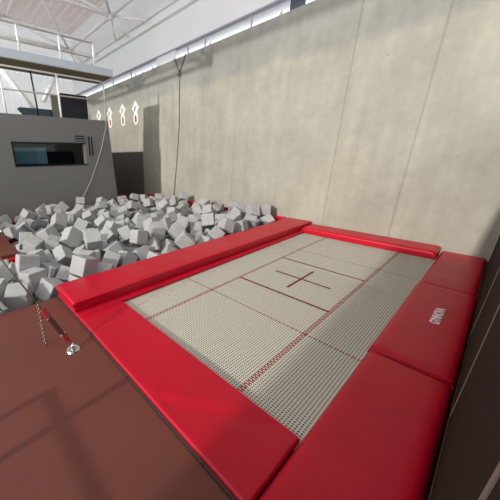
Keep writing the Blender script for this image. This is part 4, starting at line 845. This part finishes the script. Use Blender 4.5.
    (-3.7134, 0.0213, -0.0929, 0.8813, 0.0705, 0.0311, 0.4663, 0.2424, 0.2244, 0.1908, 0, 'grey foam cube mostly buried, nineteenth such from left, in mid pit'),
    (-3.3535, -0.0608, -0.0637, 0.0574, -0.1966, -0.8526, 0.4807, 0.2244, 0.2244, 0.2244, 0, 'grey foam cube mostly buried, twentieth such from left, in mid pit'),
    (-3.634, -1.1785, -0.0335, 0.8624, 0.1409, 0.1677, 0.4564, 0.234, 0.234, 0.234, 0, 'grey foam cube mostly buried, eleventh such from left, in mid pit'),
    (-5.7955, -2.413, -0.2526, -0.5405, 0.6974, 0.4592, 0.103, 0.2579, 0.2387, 0.191, 0, 'grey foam cube mostly buried, first such from left, along the cabin foot'),
    (-2.5534, 0.0525, -0.0444, 0.7226, -0.3152, -0.2646, -0.5554, 0.234, 0.234, 0.234, 0, 'grey foam cube mostly buried, twelfth such from left, one row behind crash mat'),
    (-3.5699, -1.8513, -0.0444, 0.1377, -0.4653, 0.567, -0.6656, 0.234, 0.234, 0.234, 0, 'grey foam cube mostly buried, seventh such from left, in mid pit'),
    (-3.4457, -0.5967, -0.2082, 0.0055, -0.5916, -0.7682, -0.2446, 0.234, 0.234, 0.234, 0, 'grey foam cube mostly buried, fourteenth such from left, in mid pit'),
    (-4.1144, -1.9998, -0.3058, -0.4764, -0.1034, -0.5867, -0.6467, 0.2244, 0.2244, 0.2244, 0, 'grey foam cube mostly buried, second such from left, in mid pit'),
    (-2.8695, -1.3998, -0.0614, 0.8923, 0.3053, -0.2548, -0.2138, 0.2149, 0.2149, 0.2149, 0, 'grey foam cube mostly buried, fifth such from left, one row behind crash mat'),
    (-1.7802, 0.3839, -0.3524, 0.8405, 0.0959, 0.1935, -0.4969, 0.2424, 0.2244, 0.1908, 0, 'grey foam cube mostly buried, seventh such from left, along the red crash mat'),
    (-5.5906, 0.2792, 0.1644, 0.6437, 0.2114, 0.3045, -0.6695, 0.2149, 0.2149, 0.2149, 0, 'grey foam cube mostly buried, fifth such from left, along the cabin foot'),
    (-4.9874, 2.1768, -0.0733, 0.0082, 0.4827, 0.8652, 0.1356, 0.2321, 0.2149, 0.1719, 0, 'grey foam cube mostly buried, third such from left, along concrete wall'),
    (-4.2166, 1.6048, 0.0727, -0.2901, 0.1069, -0.7306, 0.6088, 0.2387, 0.2387, 0.2387, 0, 'grey foam cube mostly buried, twenty-sixth such from left, in mid pit'),
    (-5.29, -0.0191, -0.0455, 0.1966, 0.425, 0.1675, 0.8676, 0.2149, 0.2149, 0.2149, 0, 'grey foam cube mostly buried, eleventh such from left, one row before cabin'),
    (-4.3715, 1.2831, -0.0974, 0.9953, 0.0216, 0.0684, 0.0654, 0.2149, 0.2149, 0.2149, 0, 'grey foam cube mostly buried, twenty-sixth such from left, one row before cabin'),
    (-5.0055, 0.0707, 0.0133, -0.2189, 0.8403, 0.3533, 0.3481, 0.2321, 0.2149, 0.1719, 0, 'grey foam cube mostly buried, fourteenth such from left, one row before cabin'),
    (-4.7231, 0.2087, -0.0035, 0.4212, 0.7802, 0.1012, -0.4513, 0.2387, 0.2387, 0.2387, 0, 'grey foam cube mostly buried, fifteenth such from left, one row before cabin'),
    (-4.6083, -0.6443, -0.0341, 0.4367, -0.0347, 0.04, 0.8981, 0.234, 0.234, 0.234, 0, 'grey foam cube mostly buried, ninth such from left, one row before cabin'),
    (-2.6739, 1.2464, 0.0041, 0.6796, -0.1407, 0.4951, -0.5227, 0.2149, 0.2149, 0.2149, 0, 'grey foam cube mostly buried, eighteenth such from left, one row behind crash mat'),
    (-4.079, -0.2385, -0.2072, -0.8231, 0.4173, -0.3329, 0.1937, 0.2387, 0.2387, 0.2387, 0, 'grey foam cube mostly buried, fifteenth such from left, in mid pit'),
    (-3.7001, -0.5885, -0.3069, -0.1368, -0.2669, -0.4365, 0.8483, 0.2149, 0.2149, 0.2149, 0, 'grey foam cube mostly buried, sixteenth such from left, in mid pit'),
    (-1.756, -0.8397, -0.3558, 0.9905, -0.041, -0.0063, 0.1312, 0.2387, 0.2387, 0.2387, 0, 'grey foam cube mostly buried, third such from left, along the red crash mat'),
    (-2.12, -1.6773, -0.1589, -0.8694, -0.295, -0.3959, -0.0201, 0.2387, 0.2387, 0.2387, 0, 'grey foam cube hidden beneath the others in the foam pit'),
    (-1.9932, -1.402, -0.3412, -0.6374, 0.507, -0.5181, -0.2613, 0.2244, 0.2244, 0.2244, 0, 'grey foam cube hidden beneath the others in the foam pit'),
    (-1.9952, -2.1824, -0.3104, 0.308, -0.8653, 0.3874, 0.0795, 0.2149, 0.2149, 0.2149, 0, 'grey foam cube hidden beneath the others in the foam pit'),
    (-2.0704, -0.8732, -0.27, -0.6057, -0.7481, -0.0042, -0.2712, 0.2579, 0.2387, 0.2029, 0, 'grey foam cube hidden beneath the others in the foam pit'),
    (-1.7791, 1.3261, -0.0892, -0.1265, 0.338, -0.846, -0.3925, 0.234, 0.234, 0.234, 0, 'grey foam cube hidden beneath the others in the foam pit'),
    (-2.6533, -2.4898, -0.1948, -0.7135, -0.5323, 0.2558, -0.377, 0.2321, 0.2149, 0.1612, 0, 'grey foam cube hidden beneath the others in the foam pit'),
    (-5.5359, -1.9449, -0.065, -0.2582, 0.285, -0.7681, -0.5119, 0.234, 0.234, 0.234, 0, 'grey foam cube hidden beneath the others in the foam pit'),
    (-1.7662, -1.9522, -0.3214, -0.9696, -0.1147, -0.2027, -0.0743, 0.2244, 0.2244, 0.2244, 0, 'grey foam cube hidden beneath the others in the foam pit'),
    (-2.3266, 0.3973, -0.2283, 0.8235, 0.1094, 0.5318, 0.1641, 0.2527, 0.234, 0.1872, 0, 'grey foam cube hidden beneath the others in the foam pit'),
    (-1.7714, 2.2976, -0.2045, 0.5244, -0.5171, 0.6763, 0.013, 0.2149, 0.2149, 0.2149, 0, 'grey foam cube hidden beneath the others in the foam pit'),
    (-2.0608, 0.2675, -0.2436, 0.2672, -0.1462, 0.8066, 0.5066, 0.2244, 0.2244, 0.2244, 0, 'grey foam cube hidden beneath the others in the foam pit'),
    (-3.7151, -2.4011, -0.0271, 0.4932, -0.6951, -0.5212, 0.0439, 0.2244, 0.2244, 0.2244, 0, 'grey foam cube hidden beneath the others in the foam pit'),
    (-2.8701, 0.9674, -0.072, -0.1644, -0.4525, -0.7127, -0.5102, 0.2149, 0.2149, 0.2149, 0, 'grey foam cube hidden beneath the others in the foam pit'),
    (-2.0881, -0.6324, -0.2351, -0.764, 0.5083, 0.3769, 0.1264, 0.2149, 0.2149, 0.2149, 0, 'grey foam cube hidden beneath the others in the foam pit'),
    (-2.0312, -1.9396, -0.0726, -0.5573, -0.6743, 0.4416, 0.1996, 0.2149, 0.2149, 0.2149, 0, 'grey foam cube hidden beneath the others in the foam pit'),
    (-3.4508, 0.2864, -0.1044, 0.5102, -0.1828, -0.0467, 0.8391, 0.2149, 0.2149, 0.2149, 0, 'grey foam cube hidden beneath the others in the foam pit'),
    (-1.7869, 0.0536, -0.2843, 0.7937, 0.5444, -0.0612, -0.2644, 0.2244, 0.2244, 0.2244, 0, 'grey foam cube hidden beneath the others in the foam pit'),
    (-4.8549, -2.3778, -0.3166, 0.1393, 0.2377, -0.409, -0.87, 0.2149, 0.2149, 0.2149, 0, 'grey foam cube hidden beneath the others in the foam pit'),
    (-2.4163, -1.1037, -0.3004, 0.6399, 0.2064, 0.4356, -0.5985, 0.2387, 0.2387, 0.2387, 0, 'grey foam cube hidden beneath the others in the foam pit'),
    (-5.7891, 1.3299, -0.0704, -0.4808, -0.1425, -0.3649, -0.7844, 0.234, 0.234, 0.234, 0, 'grey foam cube hidden beneath the others in the foam pit'),
    (-3.4094, 0.6774, -0.1195, -0.3381, -0.3267, -0.7667, 0.4371, 0.2244, 0.2244, 0.2244, 0, 'grey foam cube hidden beneath the others in the foam pit'),
    (-1.7487, -1.1576, -0.2265, -0.2002, 0.9758, -0.0003, 0.0875, 0.2387, 0.2387, 0.2387, 0, 'grey foam cube hidden beneath the others in the foam pit'),
    (-1.7986, -2.3459, -0.3141, -0.3978, 0.3051, -0.8071, -0.3119, 0.2244, 0.2244, 0.2244, 0, 'grey foam cube hidden beneath the others in the foam pit'),
    (-2.8613, 1.6104, -0.2588, 0.3263, -0.7726, 0.5417, 0.0564, 0.2579, 0.2387, 0.2029, 0, 'grey foam cube hidden beneath the others in the foam pit'),
    (-5.325, -0.2867, -0.1177, 0.578, 0.78, 0.1713, -0.168, 0.2527, 0.234, 0.1755, 0, 'grey foam cube hidden beneath the others in the foam pit'),
    (-4.6858, 0.7121, -0.278, 0.118, 0.2591, -0.8201, 0.4964, 0.2244, 0.2244, 0.2244, 0, 'grey foam cube hidden beneath the others in the foam pit'),
    (-4.1231, 1.3006, -0.0576, -0.4325, 0.5566, 0.4064, -0.5815, 0.2527, 0.234, 0.1755, 0, 'grey foam cube hidden beneath the others in the foam pit'),
    (-3.7945, -0.29, -0.3263, 0.6606, -0.2194, -0.0944, -0.7117, 0.2244, 0.2244, 0.2244, 0, 'grey foam cube hidden beneath the others in the foam pit'),
    (-5.5352, -0.508, -0.0884, 0.5244, 0.4527, -0.2595, -0.6729, 0.2424, 0.2244, 0.1683, 0, 'grey foam cube hidden beneath the others in the foam pit'),
    (-4.941, -2.1037, -0.1614, 0.4086, 0.3292, 0.71, -0.4698, 0.2244, 0.2244, 0.2244, 0, 'grey foam cube hidden beneath the others in the foam pit'),
    (-4.2813, 1.9681, -0.0951, 0.3719, 0.4797, -0.4409, -0.6612, 0.2387, 0.2387, 0.2387, 0, 'grey foam cube hidden beneath the others in the foam pit'),
    (-2.3597, -0.51, -0.3544, 0.0458, -0.0701, -0.0577, 0.9948, 0.2244, 0.2244, 0.2244, 0, 'grey foam cube hidden beneath the others in the foam pit'),
    (-5.7964, 0.6667, -0.0402, 0.2977, -0.4966, -0.7759, 0.2504, 0.234, 0.234, 0.234, 0, 'grey foam cube hidden beneath the others in the foam pit'),
    (-4.4889, -1.4957, -0.2416, 0.0373, -0.6406, 0.7168, -0.2728, 0.2387, 0.2387, 0.2387, 0, 'grey foam cube hidden beneath the others in the foam pit'),
    (-2.6478, -2.28, -0.3504, 0.6187, 0.783, -0.0625, 0.0139, 0.2424, 0.2244, 0.1908, 0, 'grey foam cube hidden beneath the others in the foam pit'),
    (-5.7965, -1.8461, -0.3188, 0.732, -0.3132, -0.2602, 0.5462, 0.2387, 0.2387, 0.2387, 0, 'grey foam cube hidden beneath the others in the foam pit'),
    (-3.4027, -0.249, -0.2791, -0.9483, -0.1216, 0.0815, 0.2817, 0.2424, 0.2244, 0.1795, 0, 'grey foam cube hidden beneath the others in the foam pit'),
    (-3.1266, -1.5544, -0.1897, -0.2271, -0.3613, -0.1727, 0.8878, 0.2387, 0.2387, 0.2387, 0, 'grey foam cube hidden beneath the others in the foam pit'),
    (-2.7034, -1.1516, -0.3479, -0.7629, -0.6455, -0.032, 0.0148, 0.2387, 0.2387, 0.2387, 0, 'grey foam cube hidden beneath the others in the foam pit'),
    (-4.0297, 1.6457, -0.302, -0.8301, -0.3964, 0.2768, 0.2777, 0.2387, 0.2387, 0.2387, 0, 'grey foam cube hidden beneath the others in the foam pit'),
    (-4.0323, 2.3046, -0.2281, 0.8174, 0.266, -0.0621, -0.5071, 0.2244, 0.2244, 0.2244, 0, 'grey foam cube hidden beneath the others in the foam pit'),
    (-5.2421, 1.0542, -0.2242, -0.1192, -0.3265, 0.7319, -0.586, 0.2387, 0.2387, 0.2387, 0, 'grey foam cube hidden beneath the others in the foam pit'),
    (-2.9845, -1.8368, -0.2296, -0.1885, 0.6123, 0.4653, -0.6107, 0.234, 0.234, 0.234, 0, 'grey foam cube hidden beneath the others in the foam pit'),
    (-2.0479, 2.0397, -0.1979, 0.9486, 0.1361, -0.132, 0.2535, 0.2424, 0.2244, 0.1908, 0, 'grey foam cube hidden beneath the others in the foam pit'),
    (-4.971, 1.1806, -0.3375, -0.0575, 0.8478, 0.0169, -0.5269, 0.2149, 0.2149, 0.2149, 0, 'grey foam cube hidden beneath the others in the foam pit'),
    (-2.36, -0.7784, -0.3397, 0.402, -0.6782, -0.5256, 0.3196, 0.2244, 0.2244, 0.2244, 0, 'grey foam cube hidden beneath the others in the foam pit'),
    (-5.1946, 1.938, -0.1123, -0.6168, -0.6118, 0.3391, -0.3611, 0.2321, 0.2149, 0.1719, 0, 'grey foam cube hidden beneath the others in the foam pit'),
    (-3.9126, -1.1245, -0.2241, -0.0049, -0.7285, -0.6057, -0.32, 0.2527, 0.234, 0.1989, 0, 'grey foam cube hidden beneath the others in the foam pit'),
    (-2.2445, 0.719, -0.2462, -0.1483, -0.7873, -0.5795, 0.1493, 0.234, 0.234, 0.234, 0, 'grey foam cube hidden beneath the others in the foam pit'),
    (-2.8113, 1.96, -0.2845, -0.5218, 0.6797, -0.0446, 0.5135, 0.2244, 0.2244, 0.2244, 0, 'grey foam cube hidden beneath the others in the foam pit'),
    (-3.8475, -2.2189, -0.2339, -0.2284, -0.1547, 0.6469, -0.711, 0.2527, 0.234, 0.1872, 0, 'grey foam cube hidden beneath the others in the foam pit'),
    (-4.02, -0.8101, -0.2869, -0.3866, 0.5425, 0.7329, -0.138, 0.2244, 0.2244, 0.2244, 0, 'grey foam cube hidden beneath the others in the foam pit'),
    (-2.395, -0.1869, -0.2802, 0.8507, -0.233, 0.1013, 0.4601, 0.2387, 0.2387, 0.2387, 0, 'grey foam cube hidden beneath the others in the foam pit'),
    (-2.3588, 2.2889, -0.1639, -0.8718, -0.0003, 0.32, -0.3708, 0.2387, 0.2387, 0.2387, 0, 'grey foam cube hidden beneath the others in the foam pit'),
    (-2.9524, -2.8657, -0.3194, 0.9612, 0.1005, -0.2013, 0.1597, 0.2321, 0.2149, 0.1719, 0, 'grey foam cube hidden beneath the others in the foam pit'),
    (-4.2509, 0.4035, -0.195, 0.3455, -0.5656, 0.0118, -0.7487, 0.2149, 0.2149, 0.2149, 0, 'grey foam cube hidden beneath the others in the foam pit'),
    (-5.5429, -1.3981, -0.2866, -0.4821, -0.3377, -0.7881, 0.1803, 0.2244, 0.2244, 0.2244, 0, 'grey foam cube hidden beneath the others in the foam pit'),
    (-5.2098, -1.8263, -0.3315, 0.8999, -0.113, 0.0998, 0.4093, 0.2387, 0.2387, 0.2387, 0, 'grey foam cube hidden beneath the others in the foam pit'),
    (-4.4443, -0.1859, -0.3482, 0.1131, 0.7411, -0.6465, -0.1418, 0.2149, 0.2149, 0.2149, 0, 'grey foam cube hidden beneath the others in the foam pit'),
    (-2.2975, 1.3327, -0.2796, -0.0311, -0.454, -0.4147, 0.788, 0.2244, 0.2244, 0.2244, 0, 'grey foam cube hidden beneath the others in the foam pit'),
    (-2.9412, -0.5514, -0.2611, -0.3594, -0.7765, -0.1004, -0.5077, 0.234, 0.234, 0.234, 0, 'grey foam cube hidden beneath the others in the foam pit'),
    (-2.9093, -0.8899, -0.3762, 0.7421, -0.0372, -0.0354, 0.6683, 0.2149, 0.2149, 0.2149, 0, 'grey foam cube hidden beneath the others in the foam pit'),
    (-2.9301, -2.0783, -0.3407, 0.3732, 0.9038, 0.1885, 0.0919, 0.2527, 0.234, 0.1872, 0, 'grey foam cube hidden beneath the others in the foam pit'),
    (-4.2775, 0.0337, -0.2011, 0.8146, -0.4687, 0.0483, -0.3383, 0.2387, 0.2387, 0.2387, 0, 'grey foam cube hidden beneath the others in the foam pit'),
    (-2.8309, -0.2704, -0.3313, 0.711, 0.6305, -0.3085, 0.0426, 0.234, 0.234, 0.234, 0, 'grey foam cube hidden beneath the others in the foam pit'),
    (-4.1884, -1.6275, -0.2978, 0.0658, 0.5132, -0.7404, -0.4291, 0.2149, 0.2149, 0.2149, 0, 'grey foam cube hidden beneath the others in the foam pit'),
    (-3.5127, 1.3504, -0.3461, -0.3321, -0.1601, -0.5905, -0.7179, 0.2149, 0.2149, 0.2149, 0, 'grey foam cube hidden beneath the others in the foam pit'),
    (-3.3966, -1.4813, -0.3502, -0.1771, 0.6977, -0.66, -0.2152, 0.2321, 0.2149, 0.1826, 0, 'grey foam cube hidden beneath the others in the foam pit'),
    (-4.5991, -1.7727, -0.3666, 0.568, 0.0239, 0.0288, -0.8222, 0.234, 0.234, 0.234, 0, 'grey foam cube hidden beneath the others in the foam pit'),
    (-4.7229, 1.1089, -0.3005, -0.0697, -0.3569, -0.0253, -0.9312, 0.2424, 0.2244, 0.1683, 0, 'grey foam cube hidden beneath the others in the foam pit'),
    (-5.5202, 1.4384, -0.3557, -0.0296, -0.1072, -0.6797, 0.725, 0.2244, 0.2244, 0.2244, 0, 'grey foam cube hidden beneath the others in the foam pit'),
    (-3.8277, 2.3386, -0.0452, 0.9823, -0.1239, 0.0917, 0.1068, 0.2321, 0.2149, 0.1612, 0, 'grey foam cube hidden beneath the others in the foam pit'),
    (-4.4023, 0.635, -0.3266, 0.8492, 0.5261, -0.0317, 0.0321, 0.2149, 0.2149, 0.2149, 0, 'grey foam cube hidden beneath the others in the foam pit'),
    (-5.8122, 2.1182, -0.1312, 0.5135, -0.5608, -0.1371, -0.6349, 0.234, 0.234, 0.234, 0, 'grey foam cube hidden beneath the others in the foam pit'),
    (-3.7337, 0.2719, -0.3224, -0.1582, 0.0578, 0.643, 0.7471, 0.234, 0.234, 0.234, 0, 'grey foam cube hidden beneath the others in the foam pit'),
    (-4.5983, 2.3324, -0.3397, 0.6862, -0.1598, 0.1313, 0.6974, 0.2244, 0.2244, 0.2244, 0, 'grey foam cube hidden beneath the others in the foam pit'),
    (-2.9111, 2.2863, -0.3132, -0.3955, 0.6671, -0.1845, 0.6037, 0.2579, 0.2387, 0.1791, 0, 'grey foam cube hidden beneath the others in the foam pit'),
    (-5.8071, -1.2179, -0.3256, 0.0137, 0.4611, 0.4595, 0.759, 0.2149, 0.2149, 0.2149, 0, 'grey foam cube hidden beneath the others in the foam pit'),
    (-4.8274, 1.729, -0.1632, 0.3009, 0.2922, 0.7331, -0.5353, 0.234, 0.234, 0.234, 0, 'grey foam cube hidden beneath the others in the foam pit'),
    (-1.86, -1.6724, -0.3006, 0.3002, 0.6968, -0.6372, -0.1357, 0.234, 0.234, 0.234, 0, 'grey foam cube hidden beneath the others in the foam pit'),
    (-5.4508, 0.2294, -0.2959, 0.4427, 0.8303, -0.2778, -0.1936, 0.234, 0.234, 0.234, 0, 'grey foam cube hidden beneath the others in the foam pit'),
    (-3.896, -1.7654, -0.1958, -0.5705, -0.6381, 0.0879, -0.5095, 0.2579, 0.2387, 0.1791, 0, 'grey foam cube hidden beneath the others in the foam pit'),
    (-2.9022, 0.1238, -0.2915, 0.4047, -0.5453, -0.3937, 0.6195, 0.234, 0.234, 0.234, 0, 'grey foam cube hidden beneath the others in the foam pit'),
    (-4.9459, 0.9115, -0.3294, -0.1227, -0.1381, -0.6324, -0.7523, 0.2244, 0.2244, 0.2244, 0, 'grey foam cube hidden beneath the others in the foam pit'),
    (-5.8317, 1.7066, -0.2753, -0.4754, -0.8409, -0.1236, -0.2274, 0.234, 0.234, 0.234, 0, 'grey foam cube hidden beneath the others in the foam pit'),
    (-2.2472, -2.0106, -0.2758, -0.1551, -0.4664, 0.7381, 0.4622, 0.2244, 0.2244, 0.2244, 0, 'grey foam cube hidden beneath the others in the foam pit'),
    (-4.8133, -0.6243, -0.3444, 0.0051, -0.011, -0.1491, 0.9888, 0.234, 0.234, 0.234, 0, 'grey foam cube hidden beneath the others in the foam pit'),
    (-1.9905, 0.8724, -0.3294, 0.1669, -0.7567, 0.5132, 0.3691, 0.2424, 0.2244, 0.1795, 0, 'grey foam cube hidden beneath the others in the foam pit'),
    (-4.4498, 0.9512, -0.374, 0.0814, -0.0187, -0.1008, 0.9914, 0.2579, 0.2387, 0.191, 0, 'grey foam cube hidden beneath the others in the foam pit'),
    (-3.2922, 1.2003, -0.3343, 0.3997, -0.1152, 0.0978, 0.9041, 0.2387, 0.2387, 0.2387, 0, 'grey foam cube hidden beneath the others in the foam pit'),
    (-4.3104, 2.1995, -0.3473, 0.8428, 0.0685, 0.1052, 0.5233, 0.2244, 0.2244, 0.2244, 0, 'grey foam cube hidden beneath the others in the foam pit'),
    (-3.8543, 0.9271, -0.3014, -0.318, -0.3433, 0.8628, 0.1912, 0.2244, 0.2244, 0.2244, 0, 'grey foam cube hidden beneath the others in the foam pit'),
    (-4.6866, -0.2782, -0.3198, -0.3192, -0.9385, -0.1262, 0.0375, 0.2244, 0.2244, 0.2244, 0, 'grey foam cube hidden beneath the others in the foam pit'),
    (-2.5355, 0.5428, -0.3623, 0.1796, 0.7092, -0.2124, 0.6478, 0.2424, 0.2244, 0.1795, 0, 'grey foam cube hidden beneath the others in the foam pit'),
    (-2.3261, 0.1176, -0.3416, 0.0536, 0.8156, 0.5536, 0.1593, 0.2149, 0.2149, 0.2149, 0, 'grey foam cube hidden beneath the others in the foam pit'),
    (-5.1132, 1.6813, -0.3037, -0.5116, -0.2444, 0.1716, -0.8057, 0.2527, 0.234, 0.1989, 0, 'grey foam cube hidden beneath the others in the foam pit'),
    (-4.6615, 1.4119, -0.2708, -0.5036, 0.1067, 0.8548, -0.065, 0.2579, 0.2387, 0.191, 0, 'grey foam cube hidden beneath the others in the foam pit'),
    (-5.8219, 0.332, -0.0652, -0.0377, 0.7773, 0.5564, 0.2914, 0.2527, 0.234, 0.1755, 0, 'grey foam cube hidden beneath the others in the foam pit'),
    (-3.1712, -2.1775, -0.3128, -0.0556, 0.6369, 0.2159, 0.738, 0.2244, 0.2244, 0.2244, 0, 'grey foam cube hidden beneath the others in the foam pit'),
    (-3.5266, 1.9305, -0.0263, 0.393, -0.6441, -0.5045, 0.4197, 0.2387, 0.2387, 0.2387, 0, 'grey foam cube hidden beneath the others in the foam pit'),
    (-3.1131, 1.9669, -0.3185, -0.7225, -0.2898, -0.1896, 0.5984, 0.2149, 0.2149, 0.2149, 0, 'grey foam cube hidden beneath the others in the foam pit'),
    (-4.3031, -0.7237, -0.3327, 0.2103, -0.1581, 0.0023, 0.9648, 0.2244, 0.2244, 0.2244, 0, 'grey foam cube hidden beneath the others in the foam pit'),
    (-2.0961, -0.031, -0.3547, -0.7767, 0.1483, 0.0105, -0.6121, 0.2527, 0.234, 0.1872, 0, 'grey foam cube hidden beneath the others in the foam pit'),
    (-3.6331, -2.3188, -0.321, 0.4065, -0.3882, 0.7415, -0.3665, 0.2424, 0.2244, 0.1795, 0, 'grey foam cube hidden beneath the others in the foam pit'),
    (-3.2342, -1.0302, -0.3047, -0.3651, -0.7699, -0.4155, -0.3184, 0.2321, 0.2149, 0.1719, 0, 'grey foam cube hidden beneath the others in the foam pit'),
    (-5.327, -1.1875, -0.1999, -0.2806, -0.8608, -0.2955, 0.3048, 0.2387, 0.2387, 0.2387, 0, 'grey foam cube hidden beneath the others in the foam pit'),
    (-2.5297, 0.8483, -0.3293, -0.2976, 0.1778, -0.1433, 0.927, 0.2149, 0.2149, 0.2149, 0, 'grey foam cube hidden beneath the others in the foam pit'),
    (-2.629, -0.574, -0.2611, -0.6316, -0.1501, 0.2555, -0.7165, 0.2244, 0.2244, 0.2244, 0, 'grey foam cube hidden beneath the others in the foam pit'),
    (-3.7112, 1.5827, -0.3425, -0.1045, -0.0393, 0.978, -0.1764, 0.2579, 0.2387, 0.1791, 0, 'grey foam cube hidden beneath the others in the foam pit'),
    (-4.8641, 0.4215, -0.3293, -0.3268, 0.3742, -0.8516, -0.1672, 0.2244, 0.2244, 0.2244, 0, 'grey foam cube hidden beneath the others in the foam pit'),
    (-3.1392, 0.6503, -0.3041, 0.2126, -0.2483, 0.0602, -0.9431, 0.2387, 0.2387, 0.2387, 0, 'grey foam cube hidden beneath the others in the foam pit'),
    (-2.2637, 1.8917, -0.3188, 0.2209, -0.4397, 0.3194, 0.8099, 0.2149, 0.2149, 0.2149, 0, 'grey foam cube hidden beneath the others in the foam pit'),
    (-5.2221, 0.7601, -0.2842, 0.6789, -0.48, 0.2908, -0.4734, 0.2244, 0.2244, 0.2244, 0, 'grey foam cube hidden beneath the others in the foam pit'),
    (-5.0651, -1.2026, -0.3717, 0.495, -0.0972, 0.0663, 0.8609, 0.2527, 0.234, 0.1872, 0, 'grey foam cube hidden beneath the others in the foam pit'),
    (-4.0488, 0.2272, -0.3249, -0.5536, 0.6415, 0.2079, -0.4886, 0.2387, 0.2387, 0.2387, 0, 'grey foam cube hidden beneath the others in the foam pit'),
    (-3.8635, -0.0129, -0.3288, -0.7932, 0.15, 0.5896, -0.0276, 0.2244, 0.2244, 0.2244, 0, 'grey foam cube hidden beneath the others in the foam pit'),
    (-3.4913, -1.1599, -0.3485, 0.9518, -0.0754, -0.0074, 0.2973, 0.2387, 0.2387, 0.2387, 0, 'grey foam cube hidden beneath the others in the foam pit'),
    (-3.592, -1.6808, -0.2672, 0.0051, 0.0969, 0.3649, -0.926, 0.2424, 0.2244, 0.1683, 0, 'grey foam cube hidden beneath the others in the foam pit'),
    (-4.9039, 2.3253, -0.3088, -0.1339, -0.6078, -0.7205, -0.3057, 0.2527, 0.234, 0.1989, 0, 'grey foam cube hidden beneath the others in the foam pit'),
    (-5.2057, -0.1179, -0.3702, 0.1954, -0.9543, 0.226, -0.0044, 0.2321, 0.2149, 0.1612, 0, 'grey foam cube hidden beneath the others in the foam pit'),
    (-4.3814, 1.248, -0.3629, 0.283, -0.0649, 0.0364, 0.9562, 0.2244, 0.2244, 0.2244, 0, 'grey foam cube hidden beneath the others in the foam pit'),
    (-4.8836, -0.0236, -0.3465, 0.5681, 0.071, 0.1699, 0.8021, 0.2149, 0.2149, 0.2149, 0, 'grey foam cube hidden beneath the others in the foam pit'),
    (-4.561, 0.085, -0.3327, 0.792, -0.0015, -0.1348, 0.5955, 0.2387, 0.2387, 0.2387, 0, 'grey foam cube hidden beneath the others in the foam pit'),
    (-2.5725, 1.1635, -0.3133, -0.3626, -0.3823, 0.5158, -0.6755, 0.2387, 0.2387, 0.2387, 0, 'grey foam cube hidden beneath the others in the foam pit')]
def cube_mesh(d, seed):
    bm = bmesh.new(); bmesh.ops.create_cube(bm, size=1)
    bevel(bm, .055, 2)
    bmesh.ops.subdivide_edges(bm, edges=[e for e in bm.edges if e.calc_length() > .5], cuts=3, use_grid_fill=True)
    for v in bm.verts:
        n = noise.noise_vector(v.co * 2.3 + Vector((seed * 5.1, 0, seed)))
        v.co += n * .022
        v.co = Vector((v.co.x * d[0], v.co.y * d[1], v.co.z * d[2]))
    me = bpy.data.meshes.new('foam_cube'); bm.to_mesh(me); bm.free()
    for p in me.polygons: p.use_smooth = False
    return me
cache = {}
for k, (x, y, z, qw, qx, qy, qz, a, b, c, dk, label) in enumerate(CUBES):
    key = (a, b, c, dk, k % 3)
    if key not in cache:
        cache[key] = cube_mesh((a, b, c), k % 3 + a); cache[key].materials.append(M['foam_dark' if dk else 'foam'])
    o = bpy.data.objects.new('foam_cube', cache[key]); C.objects.link(o)
    o.rotation_mode = 'QUATERNION'; o.rotation_quaternion = (qw, qx, qy, qz); o.location = (x, y, z)
    tag(o, label, 'foam cube', 'foam cubes in the pit')

# ------------------------------------------------------------------ light
w = bpy.data.worlds.new('world'); SC.world = w; w.use_nodes = True
bg = w.node_tree.nodes['Background']; bg.inputs[0].default_value = (.93, .96, 1, 1); bg.inputs[1].default_value = 1.5
sun = bpy.data.lights.new('sun', 'SUN'); so = bpy.data.objects.new('sun', sun); C.objects.link(so)
sun.energy = 2.5; sun.angle = math.radians(1.7); sun.color = (1, .96, .90)
so.rotation_euler = Vector((-.04, 1, -.41)).to_track_quat('-Z', 'Y').to_euler()
vs = SC.view_settings; vs.view_transform = 'Standard'; vs.look = 'None'; vs.gamma = 1; vs.exposure = 0.32; vs.use_curve_mapping = False
